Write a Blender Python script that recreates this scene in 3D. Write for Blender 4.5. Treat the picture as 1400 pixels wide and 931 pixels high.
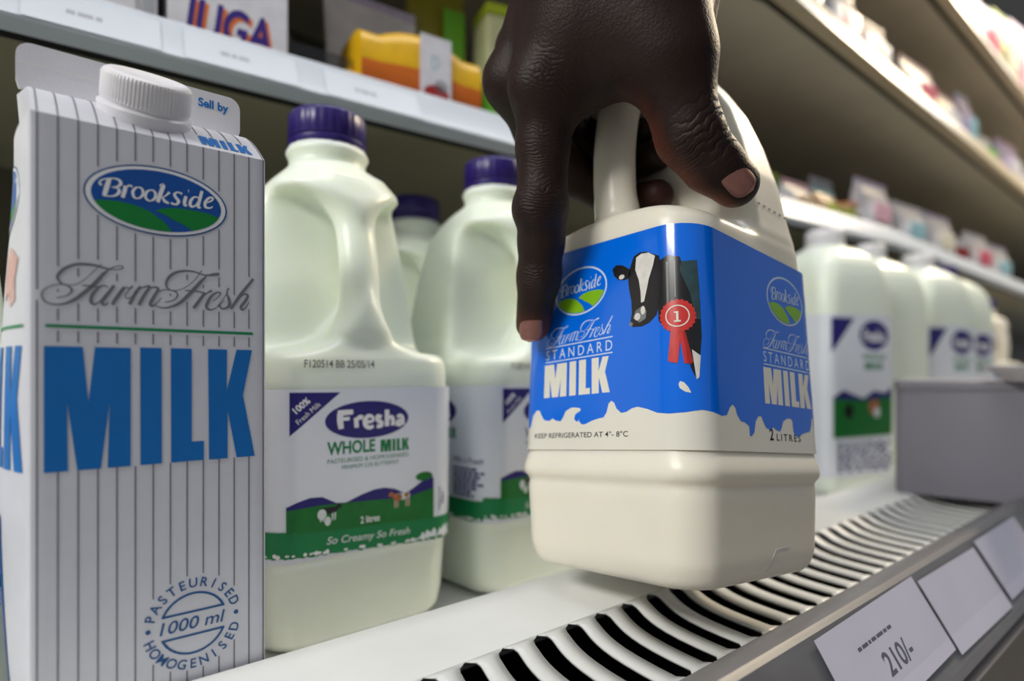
import bpy, bmesh, math, random
import numpy as np
from mathutils import Vector, Matrix
from mathutils.geometry import tessellate_polygon

random.seed(7)
S = 0.001                                   # all lengths below are millimetres
SC = bpy.context.scene
COL = SC.collection
for o in list(bpy.data.objects):
    bpy.data.objects.remove(o)

# ------------------------------------------------------------------ camera
F_PX, CX, HY, YAW = 835.0, 700.0, 510.0, math.radians(40)
CAM_Z = 127.0                               # camera height above the fridge deck (z = 0)
cam_d = bpy.data.cameras.new('camera')
cam = bpy.data.objects.new('camera', cam_d)
COL.objects.link(cam)
cam.location = (0, 0, CAM_Z * S)
cam.rotation_euler = (math.radians(90), 0, -YAW)
cam_d.sensor_width = 36.0
cam_d.lens = 36.0 * F_PX / 1400.0
cam_d.shift_y = (HY - 465.5) / 1400.0
cam_d.clip_start = 0.01
cam_d.clip_end = 50
cam_d.dof.use_dof = True
cam_d.dof.focus_distance = 0.242
cam_d.dof.aperture_fstop = 4.3
SC.camera = cam

# ------------------------------------------------------------------ light, exposure
SC.view_settings.view_transform = 'Standard'
SC.view_settings.look = 'None'
SC.view_settings.gamma = 1.0
SC.view_settings.use_curve_mapping = False
SC.view_settings.exposure = 0.2
world = bpy.data.worlds.new('shop_air')
SC.world = world
world.use_nodes = True
world.node_tree.nodes['Background'].inputs[0].default_value = (0.84, 0.91, 1.0, 1)
world.node_tree.nodes['Background'].inputs[1].default_value = 0.22

def area(name, loc, aim, sx, sy, power, col):
    l = bpy.data.lights.new(name, 'AREA')
    l.shape = 'RECTANGLE'
    l.size, l.size_y = sx * S, sy * S
    l.energy = power
    l.color = col
    o = bpy.data.objects.new(name, l)
    COL.objects.link(o)
    o.location = Vector(loc) * S
    d = Vector(aim) - Vector(loc)
    o.rotation_euler = d.to_track_quat('-Z', 'Y').to_euler()
    return o
# the fluorescent row of the fridge canopy, the shop's ceiling lights over the aisle
area('canopy_light', (1100, 120, 1450), (1100, 170, 0), 3600, 60, 19.0, (0.98, 0.99, 1.0))
area('aisle_light_near', (-1500, 60, 1150), (200, 250, 100), 700, 300, 21.0, (1.0, 0.98, 0.93))
area('aisle_light_far', (2200, 40, 1500), (300, 150, 200), 500, 300, 24.0, (1.0, 0.80, 0.52))

# ------------------------------------------------------------------ helpers: objects
def tag(o, label=None, cat=None, group=None, kind=None):
    if label: o['label'] = label
    if cat: o['category'] = cat
    if group: o['group'] = group
    if kind: o['kind'] = kind
    return o

def thing(name, label, cat, loc=(0, 0, 0), rz=0.0, group=None):
    o = bpy.data.objects.new(name, None)
    o.empty_display_size = 0.02
    COL.objects.link(o)
    o.location = Vector(loc) * S
    o.rotation_euler = (0, 0, rz)
    return tag(o, label, cat, group)

def mesh_obj(name, verts, faces, mats, parent=None, fmats=None, smooth=True, sharp=None, scale=True):
    me = bpy.data.meshes.new(name)
    v = np.asarray(verts, float)
    if scale: v = v * S
    me.from_pydata(v.tolist(), [], [tuple(int(i) for i in f) for f in faces])
    if not isinstance(mats, (list, tuple)): mats = [mats]
    for m in mats: me.materials.append(m)
    if fmats is not None:
        me.polygons.foreach_set('material_index', np.asarray(fmats, dtype=np.int32))
    if smooth:
        me.polygons.foreach_set('use_smooth', np.ones(len(me.polygons), dtype=bool))
        if sharp is not None: me.set_sharp_from_angle(angle=math.radians(sharp))
    me.update()
    o = bpy.data.objects.new(name, me)
    COL.objects.link(o)
    if parent: o.parent = parent
    return o

def copy_tree(root, name=None):
    r = root.copy()
    COL.objects.link(r)
    for ch in root.children:
        c = ch.copy(); COL.objects.link(c); c.parent = r
        for g in ch.children:
            d = g.copy(); COL.objects.link(d); d.parent = c
    return r

class MB:                                    # collects simple solids into one mesh
    def __init__(s): s.v = []; s.f = []; s.m = []
    def add(s, v, f, m=0):
        n = len(s.v); s.v += [tuple(x) for x in v]
        s.f += [tuple(i + n for i in q) for q in f]; s.m += [m] * len(f); return s
    def box(s, x0, x1, y0, y1, z0, z1, m=0):
        v = [(x, y, z) for z in (z0, z1) for y in (y0, y1) for x in (x0, x1)]
        return s.add(v, [(0, 2, 3, 1), (4, 5, 7, 6), (0, 1, 5, 4), (1, 3, 7, 5), (3, 2, 6, 7), (2, 0, 4, 6)], m)
    def rbox(s, x0, x1, y0, y1, z0, z1, r, m=0, n=4, rt=None):   # vertical edges rounded, top rounded by rt
        rt = r * .5 if rt is None else rt
        rings = [(0, z0)] + [(rt * (1 - math.cos(a)), z1 - rt + rt * math.sin(a)) for a in [i * math.pi / 2 / n for i in range(n + 1)]]
        k0 = None; allv = []; fs = []
        for ins, z in rings:
            rr = max(r - ins, .05)
            ring = []
            for cx, cy, a0 in ((x1 - r, y1 - r, 0), (x0 + r, y1 - r, 90), (x0 + r, y0 + r, 180), (x1 - r, y0 + r, 270)):
                for i in range(n + 1):
                    a = math.radians(a0 + 90 * i / n)
                    ring.append((cx + rr * math.cos(a), cy + rr * math.sin(a), z))
            allv.append(ring)
        k = len(allv[0]); v = [p for ring in allv for p in ring]
        for j in range(len(allv) - 1):
            for i in range(k):
                fs.append((j * k + i, j * k + (i + 1) % k, (j + 1) * k + (i + 1) % k, (j + 1) * k + i))
        fs.append(tuple(reversed(range(k)))); fs.append(tuple((len(allv) - 1) * k + i for i in range(k)))
        return s.add(v, fs, m)
    def lathe(s, prof, cx=0, cy=0, n=48, m=0, rib=0.0, ribz=None, nrib=40):
        v = []; fs = []
        for (r, z) in prof:
            for i in range(n):
                a = 2 * math.pi * i / n
                rr = r
                if rib and ribz and ribz[0] <= z <= ribz[1]: rr = r + rib * (1 if i % 4 < 2 else -1)
                v.append((cx + rr * math.cos(a), cy + rr * math.sin(a), z))
        for j in range(len(prof) - 1):
            for i in range(n):
                fs.append((j * n + i, j * n + (i + 1) % n, (j + 1) * n + (i + 1) % n, (j + 1) * n + i))
        fs.append(tuple(reversed(range(n)))); fs.append(tuple((len(prof) - 1) * n + i for i in range(n)))
        return s.add(v, fs, m)
    def extrude(s, prof, x0, x1, m=0, yoff=None, closed=True):   # (y, z) profile drawn along x; yoff(x)
        xs = [x0, x1] if yoff is None else [x0] + [x for x in yoff[1] if x0 < x < x1] + [x1]
        k = len(prof); v = []; fs = []
        for x in xs:
            dy = 0 if yoff is None else yoff[0](x)
            v += [(x, y + dy, z) for y, z in prof]
        for j in range(len(xs) - 1):
            for i in range(k if closed else k - 1):
                fs.append((j * k + i, (j + 1) * k + i, (j + 1) * k + (i + 1) % k, j * k + (i + 1) % k))
        if closed:
            fs.append(tuple(range(k))); fs.append(tuple(reversed([(len(xs) - 1) * k + i for i in range(k)])))
        return s.add(v, fs, m)
    def build(s, name, mats, parent=None, smooth=True, sharp=35, outward=False):
        o = mesh_obj(name, s.v, s.f, mats, parent, s.m, smooth, sharp)
        if outward:
            b = bmesh.new(); b.from_mesh(o.data); bmesh.ops.recalc_face_normals(b, faces=b.faces); b.to_mesh(o.data); b.free()
        return o

# ------------------------------------------------------------------ helpers: materials
def lin(c):
    return tuple((x / 255 / 12.92) if x / 255 <= .04045 else ((x / 255 + .055) / 1.055) ** 2.4 for x in c) + (1.0,)

def mat(name, rgb, rough=.5, spec=.5, sss=0.0, sssr=(1, .8, .5), sss_scale=.004, coat=0.0, metal=0.0, noise=0.0, nscale=40.0, bump=0.0, bscale=300.0, trans=0.0):
    m = bpy.data.materials.new(name); m.use_nodes = True
    nt = m.node_tree; b = nt.nodes['Principled BSDF']
    c = lin(rgb)
    b.inputs['Base Color'].default_value = c
    b.inputs['Roughness'].default_value = rough
    b.inputs['Specular IOR Level'].default_value = spec
    b.inputs['Metallic'].default_value = metal
    b.inputs['Coat Weight'].default_value = coat
    b.inputs['Coat Roughness'].default_value = .06
    if sss:
        b.inputs['Subsurface Weight'].default_value = sss
        b.inputs['Subsurface Radius'].default_value = sssr
        b.inputs['Subsurface Scale'].default_value = sss_scale
    tc = nt.nodes.new('ShaderNodeTexCoord')
    if noise:
        n = nt.nodes.new('ShaderNodeTexNoise'); n.inputs['Scale'].default_value = nscale; n.inputs['Detail'].default_value = 3
        nt.links.new(tc.outputs['Object'], n.inputs['Vector'])
        r = nt.nodes.new('ShaderNodeValToRGB')
        r.color_ramp.elements[0].position = .3; r.color_ramp.elements[1].position = .7
        r.color_ramp.elements[0].color = tuple(x * (1 - noise) for x in c[:3]) + (1,)
        r.color_ramp.elements[1].color = tuple(min(1, x * (1 + noise * .4)) for x in c[:3]) + (1,)
        nt.links.new(n.outputs['Fac'], r.inputs['Fac']); nt.links.new(r.outputs['Color'], b.inputs['Base Color'])
    if bump:
        n2 = nt.nodes.new('ShaderNodeTexNoise'); n2.inputs['Scale'].default_value = bscale; n2.inputs['Detail'].default_value = 4
        nt.links.new(tc.outputs['Object'], n2.inputs['Vector'])
        bp = nt.nodes.new('ShaderNodeBump'); bp.inputs['Strength'].default_value = bump; bp.inputs['Distance'].default_value = .0006
        nt.links.new(n2.outputs['Fac'], bp.inputs['Height']); nt.links.new(bp.outputs['Normal'], b.inputs['Normal'])
    return m

def clear_mat(name, tint=(1, 1, 1), gloss=.07, rough=.12):
    m = bpy.data.materials.new(name); m.use_nodes = True
    nt = m.node_tree
    for n in list(nt.nodes):
        if n.type != 'OUTPUT_MATERIAL': nt.nodes.remove(n)
    out = [n for n in nt.nodes if n.type == 'OUTPUT_MATERIAL'][0]
    t = nt.nodes.new('ShaderNodeBsdfTransparent'); t.inputs[0].default_value = tint + (1,)
    g = nt.nodes.new('ShaderNodeBsdfGlossy'); g.inputs['Roughness'].default_value = rough
    mx = nt.nodes.new('ShaderNodeMixShader'); mx.inputs[0].default_value = gloss
    nt.links.new(t.outputs[0], mx.inputs[1]); nt.links.new(g.outputs[0], mx.inputs[2])
    nt.links.new(mx.outputs[0], out.inputs[0])
    return m

M = {}
M['steel_white'] = mat('white_enamel', (232, 232, 230), .3, .5, noise=.05, nscale=18)
M['grille_white'] = mat('grille_white_enamel', (226, 226, 222), .32, .5, noise=.05, nscale=25)
M['duct'] = mat('dark_duct_plastic', (14, 13, 12), .7, .3, noise=.2)
M['rail_grey'] = mat('grey_rail_plastic', (112, 110, 112), .35, .5, noise=.08, nscale=60)
M['bumper'] = mat('grey_bumper_plastic', (120, 116, 116), .5, .4, noise=.06)
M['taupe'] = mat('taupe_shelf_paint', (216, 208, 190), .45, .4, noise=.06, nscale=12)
M['taupe_shaded'] = mat('shaded_shelf_paint', (140, 136, 112), .45, .4, noise=.06, nscale=12)  # taupe shelf paint with the middle shelf's shade put into the colour
M['back_panel'] = mat('olive_grey_back_panel', (84, 80, 64), .5, .4, noise=.08, nscale=8)
M['strip'] = mat('white_price_strip', (196, 203, 213), .3, .5, noise=.05, nscale=14)
M['strip_cream'] = mat('cream_price_strip', (196, 182, 154), .3, .5, noise=.06, nscale=8)
M['clear'] = clear_mat('clear_plastic')
M['paper'] = mat('label_paper', (204, 202, 220), .55, .3, noise=.03)
M['ink'] = mat('dark_grey_ink', (88, 86, 96), .6, .2, noise=.05)
M['faint'] = mat('faint_grey_ink', (166, 169, 178), .6, .2, noise=.05)
M['black_ink'] = mat('black_ink', (26, 26, 26), .6, .2, noise=.05)
M['bin_grey'] = mat('lilac_grey_bin_plastic', (140, 137, 147), .45, .4, noise=.06, nscale=12)
M['tray_white'] = mat('white_tray_plastic', (214, 212, 216), .4, .4, noise=.04)
M['card'] = mat('coated_white_carton', (212, 212, 219), .38, .45, noise=.03, nscale=120, bump=.1, bscale=900)
M['card_edge'] = mat('carton_seam', (226, 224, 214), .5, .3, noise=.04)
M['cap_white'] = mat('white_cap_plastic', (232, 230, 234), .32, .5, sss=.25, sss_scale=.003, noise=.03)
M['line'] = mat('grey_pinstripe_ink', (112, 108, 118), .5, .3, noise=.05)
M['cblue'] = mat('carton_blue_ink', (0, 108, 186), .4, .4, noise=.06, nscale=90)
M['dblue'] = mat('deep_blue_ink', (16, 82, 140), .4, .4, noise=.06)
M['lblue'] = mat('logo_blue_ink', (0, 78, 160), .4, .4, noise=.05)
M['green'] = mat('logo_green_ink', (0, 128, 48), .4, .4, noise=.08)
M['gline'] = mat('green_rule_ink', (24, 134, 84), .4, .4, noise=.05)
M['silver'] = mat('silver_script_ink', (112, 112, 116), .38, .5, noise=.06)
M['wink'] = mat('white_ink', (236, 236, 238), .4, .4, noise=.03)
M['pink'] = mat('pink_cow_ink', (216, 176, 168), .5, .3, noise=.2, nscale=300)
M['milk'] = mat('white_milk_plastic', (238, 246, 231), .34, .5, sss=.6, sssr=(1, 1, .6), sss_scale=.008, noise=.02)
M['milk_cream'] = mat('cream_milk_plastic', (238, 232, 216), .34, .5, sss=.5, sssr=(1, .85, .5), sss_scale=.006, noise=.02)
M['cap_purple'] = mat('purple_cap_plastic', (42, 26, 104), .35, .5, noise=.08, nscale=60)
M['flabel'] = mat('white_label_film', (226, 230, 238), .35, .5, noise=.02)
M['fnavy'] = mat('navy_label_ink', (36, 28, 112), .4, .4, noise=.06)
M['fgreen'] = mat('green_label_ink', (14, 124, 70), .4, .4, noise=.08, nscale=120)
M['fgrass'] = mat('dark_green_label_ink', (16, 112, 42), .4, .4, noise=.15, nscale=160)
M['fbrown'] = mat('brown_cow_ink', (176, 104, 66), .5, .4, noise=.25, nscale=400)
M['fbwhite'] = mat('pale_ink', (214, 222, 220), .45, .4, noise=.05)
M['bblue'] = mat('bright_blue_label_film', (0, 108, 230), .16, .5, coat=.35, noise=.04, nscale=30)
M['bwhite'] = mat('cream_label_film', (232, 228, 214), .2, .5, coat=.5, noise=.02)
M['bgreen'] = mat('lime_label_ink', (132, 190, 30), .3, .5, noise=.08)
M['bcow'] = mat('black_cow_ink', (24, 22, 24), .25, .5, coat=.4, noise=.3, nscale=200)
M['bcow_white'] = mat('white_blaze_ink', (226, 222, 214), .25, .5, coat=.4, noise=.15, nscale=250)
M['bcow_grey'] = mat('grey_muzzle_and_glint_ink', (120, 122, 122), .25, .5, coat=.4, noise=.25, nscale=200)
M['bneck'] = mat('green_black_hide_ink', (44, 70, 74), .25, .5, coat=.4, noise=.25, nscale=200)
M['bred'] = mat('red_rosette_ink', (206, 52, 46), .25, .5, coat=.4, noise=.1, nscale=200)
M['bred_dark'] = mat('dark_red_rosette_ink', (170, 36, 34), .25, .5, coat=.4, noise=.1, nscale=200)
M['bpale'] = mat('pale_blue_label_ink', (206, 226, 244), .25, .5, coat=.4, noise=.03)

# ------------------------------------------------------------------ helpers: flat print (2-D polygons in mm)
def text2d(body, size, x=0, y=0, align='CENTER', sx=1.0, shear=0.0, fat=0.0, space=1.0, rot=0.0):
    c = bpy.data.curves.new('tmp', 'FONT')
    c.body = body; c.size = size; c.align_x = align; c.align_y = 'BOTTOM_BASELINE'
    c.shear = shear; c.offset = fat * size; c.space_character = space; c.resolution_u = 4
    o = bpy.data.objects.new('tmp', c)
    me = o.to_mesh()
    ca, sa = math.cos(rot), math.sin(rot)
    P = [(v.co.x * sx, v.co.y) for v in me.vertices]
    P = [(x + a * ca - b * sa, y + a * sa + b * ca) for a, b in P]
    out = [[P[i] for i in p.vertices] for p in me.polygons]
    o.to_mesh_clear(); bpy.data.objects.remove(o); bpy.data.curves.remove(c)
    return out

def fit_text(body, x0, x1, y0, y1, **k):                 # text squeezed into a box
    t = text2d(body, 10.0, **k)
    xs = [p[0] for q in t for p in q]; ys = [p[1] for q in t for p in q]
    ax, bx, ay, by = min(xs), max(xs), min(ys), max(ys)
    return [[(x0 + (p[0] - ax) / (bx - ax) * (x1 - x0), y0 + (p[1] - ay) / (by - ay) * (y1 - y0)) for p in q] for q in t]

def poly(pts):
    tris = tessellate_polygon([[Vector((p[0], p[1], 0)) for p in pts]])
    return [[pts[i] for i in t] for t in tris]

def ellipse(cx, cy, rx, ry, n=48):
    return [[(cx + rx * math.cos(2 * math.pi * i / n), cy + ry * math.sin(2 * math.pi * i / n)) for i in range(n)]]

def ering(cx, cy, rx, ry, w, n=56, a0=0, a1=360):
    out = []
    for i in range(n):
        a, b = [math.radians(a0 + (a1 - a0) * j / n) for j in (i, i + 1)]
        out.append([(cx + rx * math.cos(a), cy + ry * math.sin(a)), (cx + rx * math.cos(b), cy + ry * math.sin(b)),
                    (cx + (rx - w) * math.cos(b), cy + (ry - w) * math.sin(b)), (cx + (rx - w) * math.cos(a), cy + (ry - w) * math.sin(a))])
    return out

def rect(x0, x1, y0, y1): return [[(x0, y0), (x1, y0), (x1, y1), (x0, y1)]]

def spline(pts, per=5):                                   # Catmull-Rom through tuples
    P = [np.array(p, float) for p in pts]
    P = [2 * P[0] - P[1]] + P + [2 * P[-1] - P[-2]]
    out = []
    for i in range(1, len(P) - 2):
        a, b, c, d = P[i - 1], P[i], P[i + 1], P[i + 2]
        for j in range(per):
            t = j / per
            out.append(.5 * (2 * b + (c - a) * t + (2 * a - 5 * b + 4 * c - d) * t * t + (3 * b - a - 3 * c + d) * t ** 3))
    out.append(P[-2]); return out

def stroke(pts, k=1.0, per=5, wmin=.1):                   # (x, y, width) pen line
    C = spline(pts, per) if len(pts) > 2 else [np.array(p, float) for p in pts]
    out = []; L = []; Rr = []
    for i, p in enumerate(C):
        t = C[min(i + 1, len(C) - 1)][:2] - C[max(i - 1, 0)][:2]
        n = np.array([-t[1], t[0]]) / (np.linalg.norm(t) + 1e-9)
        w = max(p[2] * k, wmin) / 2
        L.append(tuple(p[:2] + n * w)); Rr.append(tuple(p[:2] - n * w))
    for i in range(len(C) - 1):
        out.append([L[i], L[i + 1], Rr[i + 1], Rr[i]])
    return out

def place(polys, fx0, fx1, fy0, fy1, tx0, tx1, ty0, ty1, skew=0.0):
    f = lambda p: (tx0 + (p[0] - fx0) / (fx1 - fx0) * (tx1 - tx0), ty0 + (p[1] - fy0) / (fy1 - fy0) * (ty1 - ty0))
    return [[(lambda q: (q[0], q[1] + skew * (q[0] - tx0)))(f(p)) for p in q] for q in polys]

def clip_ell(pts, cx, cy, rx, ry):
    out = []
    for x, y in pts:
        q = math.hypot((x - cx) / rx, (y - cy) / ry)
        out.append((x, y) if q <= 1 else (cx + (x - cx) / q, cy + (y - cy) / q))
    return out

def split_u(pg, cuts):                                    # cut convex polygons on lines x = cut
    for c in cuts:
        nxt = []
        for p in pg:
            xs = [q[0] for q in p]
            if min(xs) >= c - 1e-6 or max(xs) <= c + 1e-6: nxt.append(p); continue
            for sgn in (1, -1):
                o = []
                for i in range(len(p)):
                    a, b = p[i], p[(i + 1) % len(p)]
                    da, db = (a[0] - c) * sgn, (b[0] - c) * sgn
                    if da >= 0: o.append(a)
                    if da * db < 0:
                        t = da / (da - db); o.append((c, a[1] + (b[1] - a[1]) * t))
                if len(o) > 2: nxt.append(o)
        pg = nxt
    return pg

class Print:                                              # layers of flat ink, wrapped on a surface in one mesh
    def __init__(s): s.items = []; s.mats = []
    def add(s, polys, m, layer=1):
        if m not in s.mats: s.mats.append(m)
        s.items.append((polys, s.mats.index(m), layer)); return s
    def into(s, mb, fmap, cuts=(), moff=0):
        for polys, mi, layer in s.items:
            if cuts: polys = split_u(polys, cuts)
            for p in polys:
                a = sum(p[i][0] * p[(i + 1) % len(p)][1] - p[(i + 1) % len(p)][0] * p[i][1] for i in range(len(p)))
                if abs(a) < 1e-7: continue
                if a < 0: p = p[::-1]
                mb.add([fmap(x, y, layer) for x, y in p], [tuple(range(len(p)))], mi + moff)
FF=[[20.3,160.5,0.38,18.9,159.0,0.98,17.6,157.1,1.2,16.2,155.2,1.25,14.9,153.7,1.2,13.2,151.9,1.2,11.4,150.2,1.03,9.5,149.0,0.76,7.6,148.3,0.54,5.9,148.3,0.49,4.3,148.7,0.44,3.3,149.9,0.49,3.1,151.3,0.49,3.9,152.8,0.38,5.3,153.8,0.33,7.0,154.5,0.33,8.7,154.7,0.33,9.9,154.1,0.44,10.6,153.1,0.6,10.1,151.9,0.49,9.1,151.1,0.38,7.8,150.6,0.33,6.8,150.3,0.38],[20.3,160.5,0.33,21.0,160.7,0.33,22.6,160.8,0.33,24.0,161.3,0.38,24.2,161.9,0.38,23.5,162.1,0.33,21.9,161.6,0.33,20.5,160.8,0.49,18.5,161.1,0.65,16.7,161.5,0.76,14.5,161.6,0.87,12.3,161.4,0.87,10.6,160.8,0.87,8.9,159.7,0.92,7.6,158.3,0.92,7.0,156.9,0.82,7.3,155.7,0.6,8.2,154.8,0.38,9.9,154.5,0.27,11.9,155.1,0.27,13.8,156.6,0.27,15.6,158.7,0.27,17.1,160.6,0.27,18.4,162.2,0.22],[13.2,154.8,0.33,14.5,154.8,0.44,16.2,154.7,0.44,17.6,154.7,0.33],[20.1,154.9,0.44,18.7,155.2,0.49,17.1,153.8,0.82,15.8,151.6,1.03,15.6,149.7,0.98,16.5,149.0,0.6,18.0,150.2,0.38,19.6,152.4,0.33],[21.8,155.5,0.92,20.5,153.3,1.03,19.1,151.1,1.09,18.5,149.7,0.98,19.1,149.0,0.6,20.3,149.8,0.33],[24.7,155.3,0.92,23.3,153.0,1.09,21.9,150.5,1.09,21.3,149.2,0.92],[23.0,152.7,0.27,24.9,155.1,0.38,26.1,154.9,0.54,27.0,155.8,0.6],[26.1,154.6,0.33,24.9,152.6,0.33,25.4,151.5,0.33,26.6,152.2,0.27],[29.2,155.9,0.87,27.7,153.4,1.03,26.1,149.7,1.03],[27.3,152.2,0.27,28.9,154.9,0.38,30.6,155.9,0.54,31.9,156.0,0.82,30.4,153.3,1.03,28.7,149.6,1.03],[30.4,153.1,0.27,31.6,155.1,0.38,33.1,156.0,0.54,34.4,155.5,0.82,33.1,152.7,1.03,32.1,150.4,1.03,32.6,149.6,0.71,34.1,150.8,0.33,35.3,152.6,0.33],[49.4,161.3,0.54,47.6,159.2,1.09,46.0,157.1,1.2,44.7,155.5,1.25,43.1,153.5,1.2,41.0,151.3,1.03,38.9,150.0,0.76,36.4,149.2,0.49,34.6,149.4,0.33,33.6,149.9,0.33],[53.7,162.6,0.98,52.0,162.2,1.09,50.3,161.8,0.71,48.7,161.7,0.49,46.8,162.2,0.49,44.7,162.6,0.6,42.0,162.4,0.76,39.7,161.6,0.92,37.9,160.1,0.98,36.9,158.2,0.82,36.9,156.6,0.6,37.9,155.5,0.38,40.0,155.5,0.27,42.3,156.5,0.27,44.7,158.6,0.27,46.5,160.9,0.27,47.9,163.2,0.27],[34.6,154.5,0.33,36.1,155.4,0.33,38.4,155.4,0.33,39.7,155.0,0.44,40.3,153.9,0.49,39.5,152.4,0.44,37.9,151.5,0.38,36.4,151.2,0.33],[42.6,155.7,0.38,44.4,155.8,0.44,46.8,155.7,0.44,48.4,155.4,0.54],[49.0,155.5,0.92,47.6,153.3,1.09,46.0,150.8,1.09,45.2,149.7,0.92],[47.4,153.0,0.27,49.5,155.2,0.44,51.2,156.5,0.82],[51.7,152.7,0.33,53.7,154.7,0.38,54.0,155.9,0.54,52.8,155.8,0.6,51.2,154.5,0.87,49.8,152.0,1.09,49.5,150.2,0.92,50.9,149.5,0.6,53.1,150.7,0.33,55.4,153.3,0.27],[56.9,157.8,0.71,56.2,156.1,0.38,56.9,154.0,0.92,57.2,151.9,1.03,56.2,150.6,0.82,54.5,150.2,0.54,53.7,151.4,0.71],[53.1,151.0,0.27,55.1,153.9,0.27,56.6,156.4,0.33],[65.5,162.0,0.92,63.5,159.2,1.03,61.1,155.9,1.09,59.1,152.7,1.09,57.6,150.3,0.92],[59.9,153.6,0.27,62.0,155.9,0.44,63.5,155.8,0.82,62.9,153.9,0.98,61.1,151.3,1.03,61.7,150.2,0.65,63.2,151.7,0.38,63.9,153.3,0.33]]
BS=[[18.4,187.6,0.84,17.8,188.0,0.56,18.1,188.9,0.45,19.0,189.6,0.39,20.4,190.1,0.39,22.0,190.4,0.45,23.3,190.0,0.84,23.6,188.9,0.96,22.7,187.9,0.56,21.1,187.4,0.39],[21.1,187.4,0.39,22.7,187.4,0.62,23.2,186.6,1.01,22.7,185.4,0.84,21.3,184.5,0.45,19.4,184.3,0.39,18.7,184.3,0.39],[20.5,190.1,1.24,19.8,187.3,1.35,19.1,184.4,1.24],[25.0,188.6,1.12,24.7,186.9,1.18,24.1,184.6,1.12],[25.0,187.8,0.39,25.9,188.9,0.56,26.9,188.7,0.67],[30.0,187.2,0.84,29.8,186.5,0.81,29.4,185.8,0.71,28.9,185.3,0.57,28.3,185.1,0.39,27.8,185.1,0.57,27.3,185.4,0.71,27.1,186.0,0.81,27.0,186.7,0.84,27.1,187.4,0.81,27.5,188.1,0.71,28.0,188.6,0.57,28.6,188.8,0.39,29.1,188.8,0.57,29.6,188.5,0.71,29.9,187.9,0.81,30.0,187.2,0.84],[33.6,187.1,0.84,33.5,186.3,0.81,33.1,185.7,0.71,32.6,185.2,0.57,32.0,184.9,0.39,31.4,185.0,0.57,31.0,185.3,0.71,30.7,185.8,0.81,30.6,186.5,0.84,30.8,187.2,0.81,31.1,187.9,0.71,31.6,188.3,0.57,32.2,188.6,0.39,32.8,188.6,0.57,33.3,188.3,0.71,33.6,187.7,0.81,33.6,187.1,0.84],[34.8,190.6,0.39,35.9,190.9,1.18,35.1,188.0,1.29,34.2,184.9,1.18],[37.8,188.9,0.84,36.4,187.3,0.39,35.3,186.7,0.39],[35.6,186.9,0.56,36.4,185.6,0.96,37.6,185.1,0.67],[41.7,189.1,0.67,40.3,189.4,0.51,39.3,188.5,0.84,39.8,187.4,0.96,40.6,186.3,1.01,39.8,185.1,0.67,38.2,185.3,0.67],[42.9,188.5,1.01,42.4,186.3,1.07,42.6,185.1,0.67,43.3,185.6,0.34],[43.6,190.5,1.01,43.8,190.5,1.01],[46.9,188.7,0.45,45.5,188.7,0.56,44.3,187.0,1.01,44.4,185.3,0.9,45.8,185.7,0.51,46.9,187.8,0.39],[48.0,191.3,0.96,47.3,188.4,1.07,46.7,185.6,1.01,47.6,185.3,0.51],[49.1,187.2,0.39,51.1,188.4,0.56,51.5,189.5,0.67,50.3,189.3,0.73,49.1,187.6,1.01,49.1,185.9,0.9,50.5,185.7,0.51,51.5,186.4,0.34]]
FF = [[tuple(s[i:i + 3]) for i in range(0, len(s), 3)] for s in FF]     # 'Farm Fresh' pen strokes
BS = [[tuple(s[i:i + 3]) for i in range(0, len(s), 3)] for s in BS]     # 'Brookside' pen strokes
def ff_polys(k=1.0): return [q for s in FF for q in stroke(s, k)]
def bs_polys(k=1.0): return [q for s in BS for q in stroke(s, k, 4)]
HILL_A = [(14.5, 182.0), (17.8, 182.8), (20.6, 183.1), (23.5, 183.2), (26.4, 182.9), (29.3, 182.3), (32.1, 181.3), (34.1, 179.9), (35.9, 178.7), (37.4, 177.2), (38.8, 175.0), (30, 170), (18, 172), (12, 178)]
HILL_B = [(33.5, 182.0), (35.9, 183.1), (38.8, 183.7), (42.5, 184.0), (46.6, 183.9), (50.3, 183.6), (54.6, 182.4), (58, 180), (54, 172), (46.5, 174.6), (45.5, 176.4), (42.5, 178.2), (39.3, 179.5), (36.6, 180.9)]
def densify(pts, n=4):
    o = []
    for i, a in enumerate(pts):
        b = pts[(i + 1) % len(pts)]
        o += [(a[0] + (b[0] - a[0]) * j / n, a[1] + (b[1] - a[1]) * j / n) for j in range(n)]
    return o

def logo(pr, T, rim, ground, grass, ink, k=1.0, ring=None, inkk=1.0):
    # the oval dairy logo: T maps carton millimetres to the place on this pack
    ex, ey, rx, ry = 34.9, 185.3, 21.4, 11.6
    if ring: pr.add(T(ellipse(ex, ey, rx, ry)), ring, 1)
    pr.add(T(ellipse(ex, ey, rx - .55, ry - .55)), rim, 2)
    pr.add(T(ellipse(ex, ey, rx - 2.0, ry - 1.5)), ground, 3)
    for h in (HILL_A, HILL_B):
        pr.add(T(poly(clip_ell(densify(h), ex, ey, rx - 2.1, ry - 1.6))), grass, 4)
    pr.add(T(bs_polys(k * inkk)), ink, 5)

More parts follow.
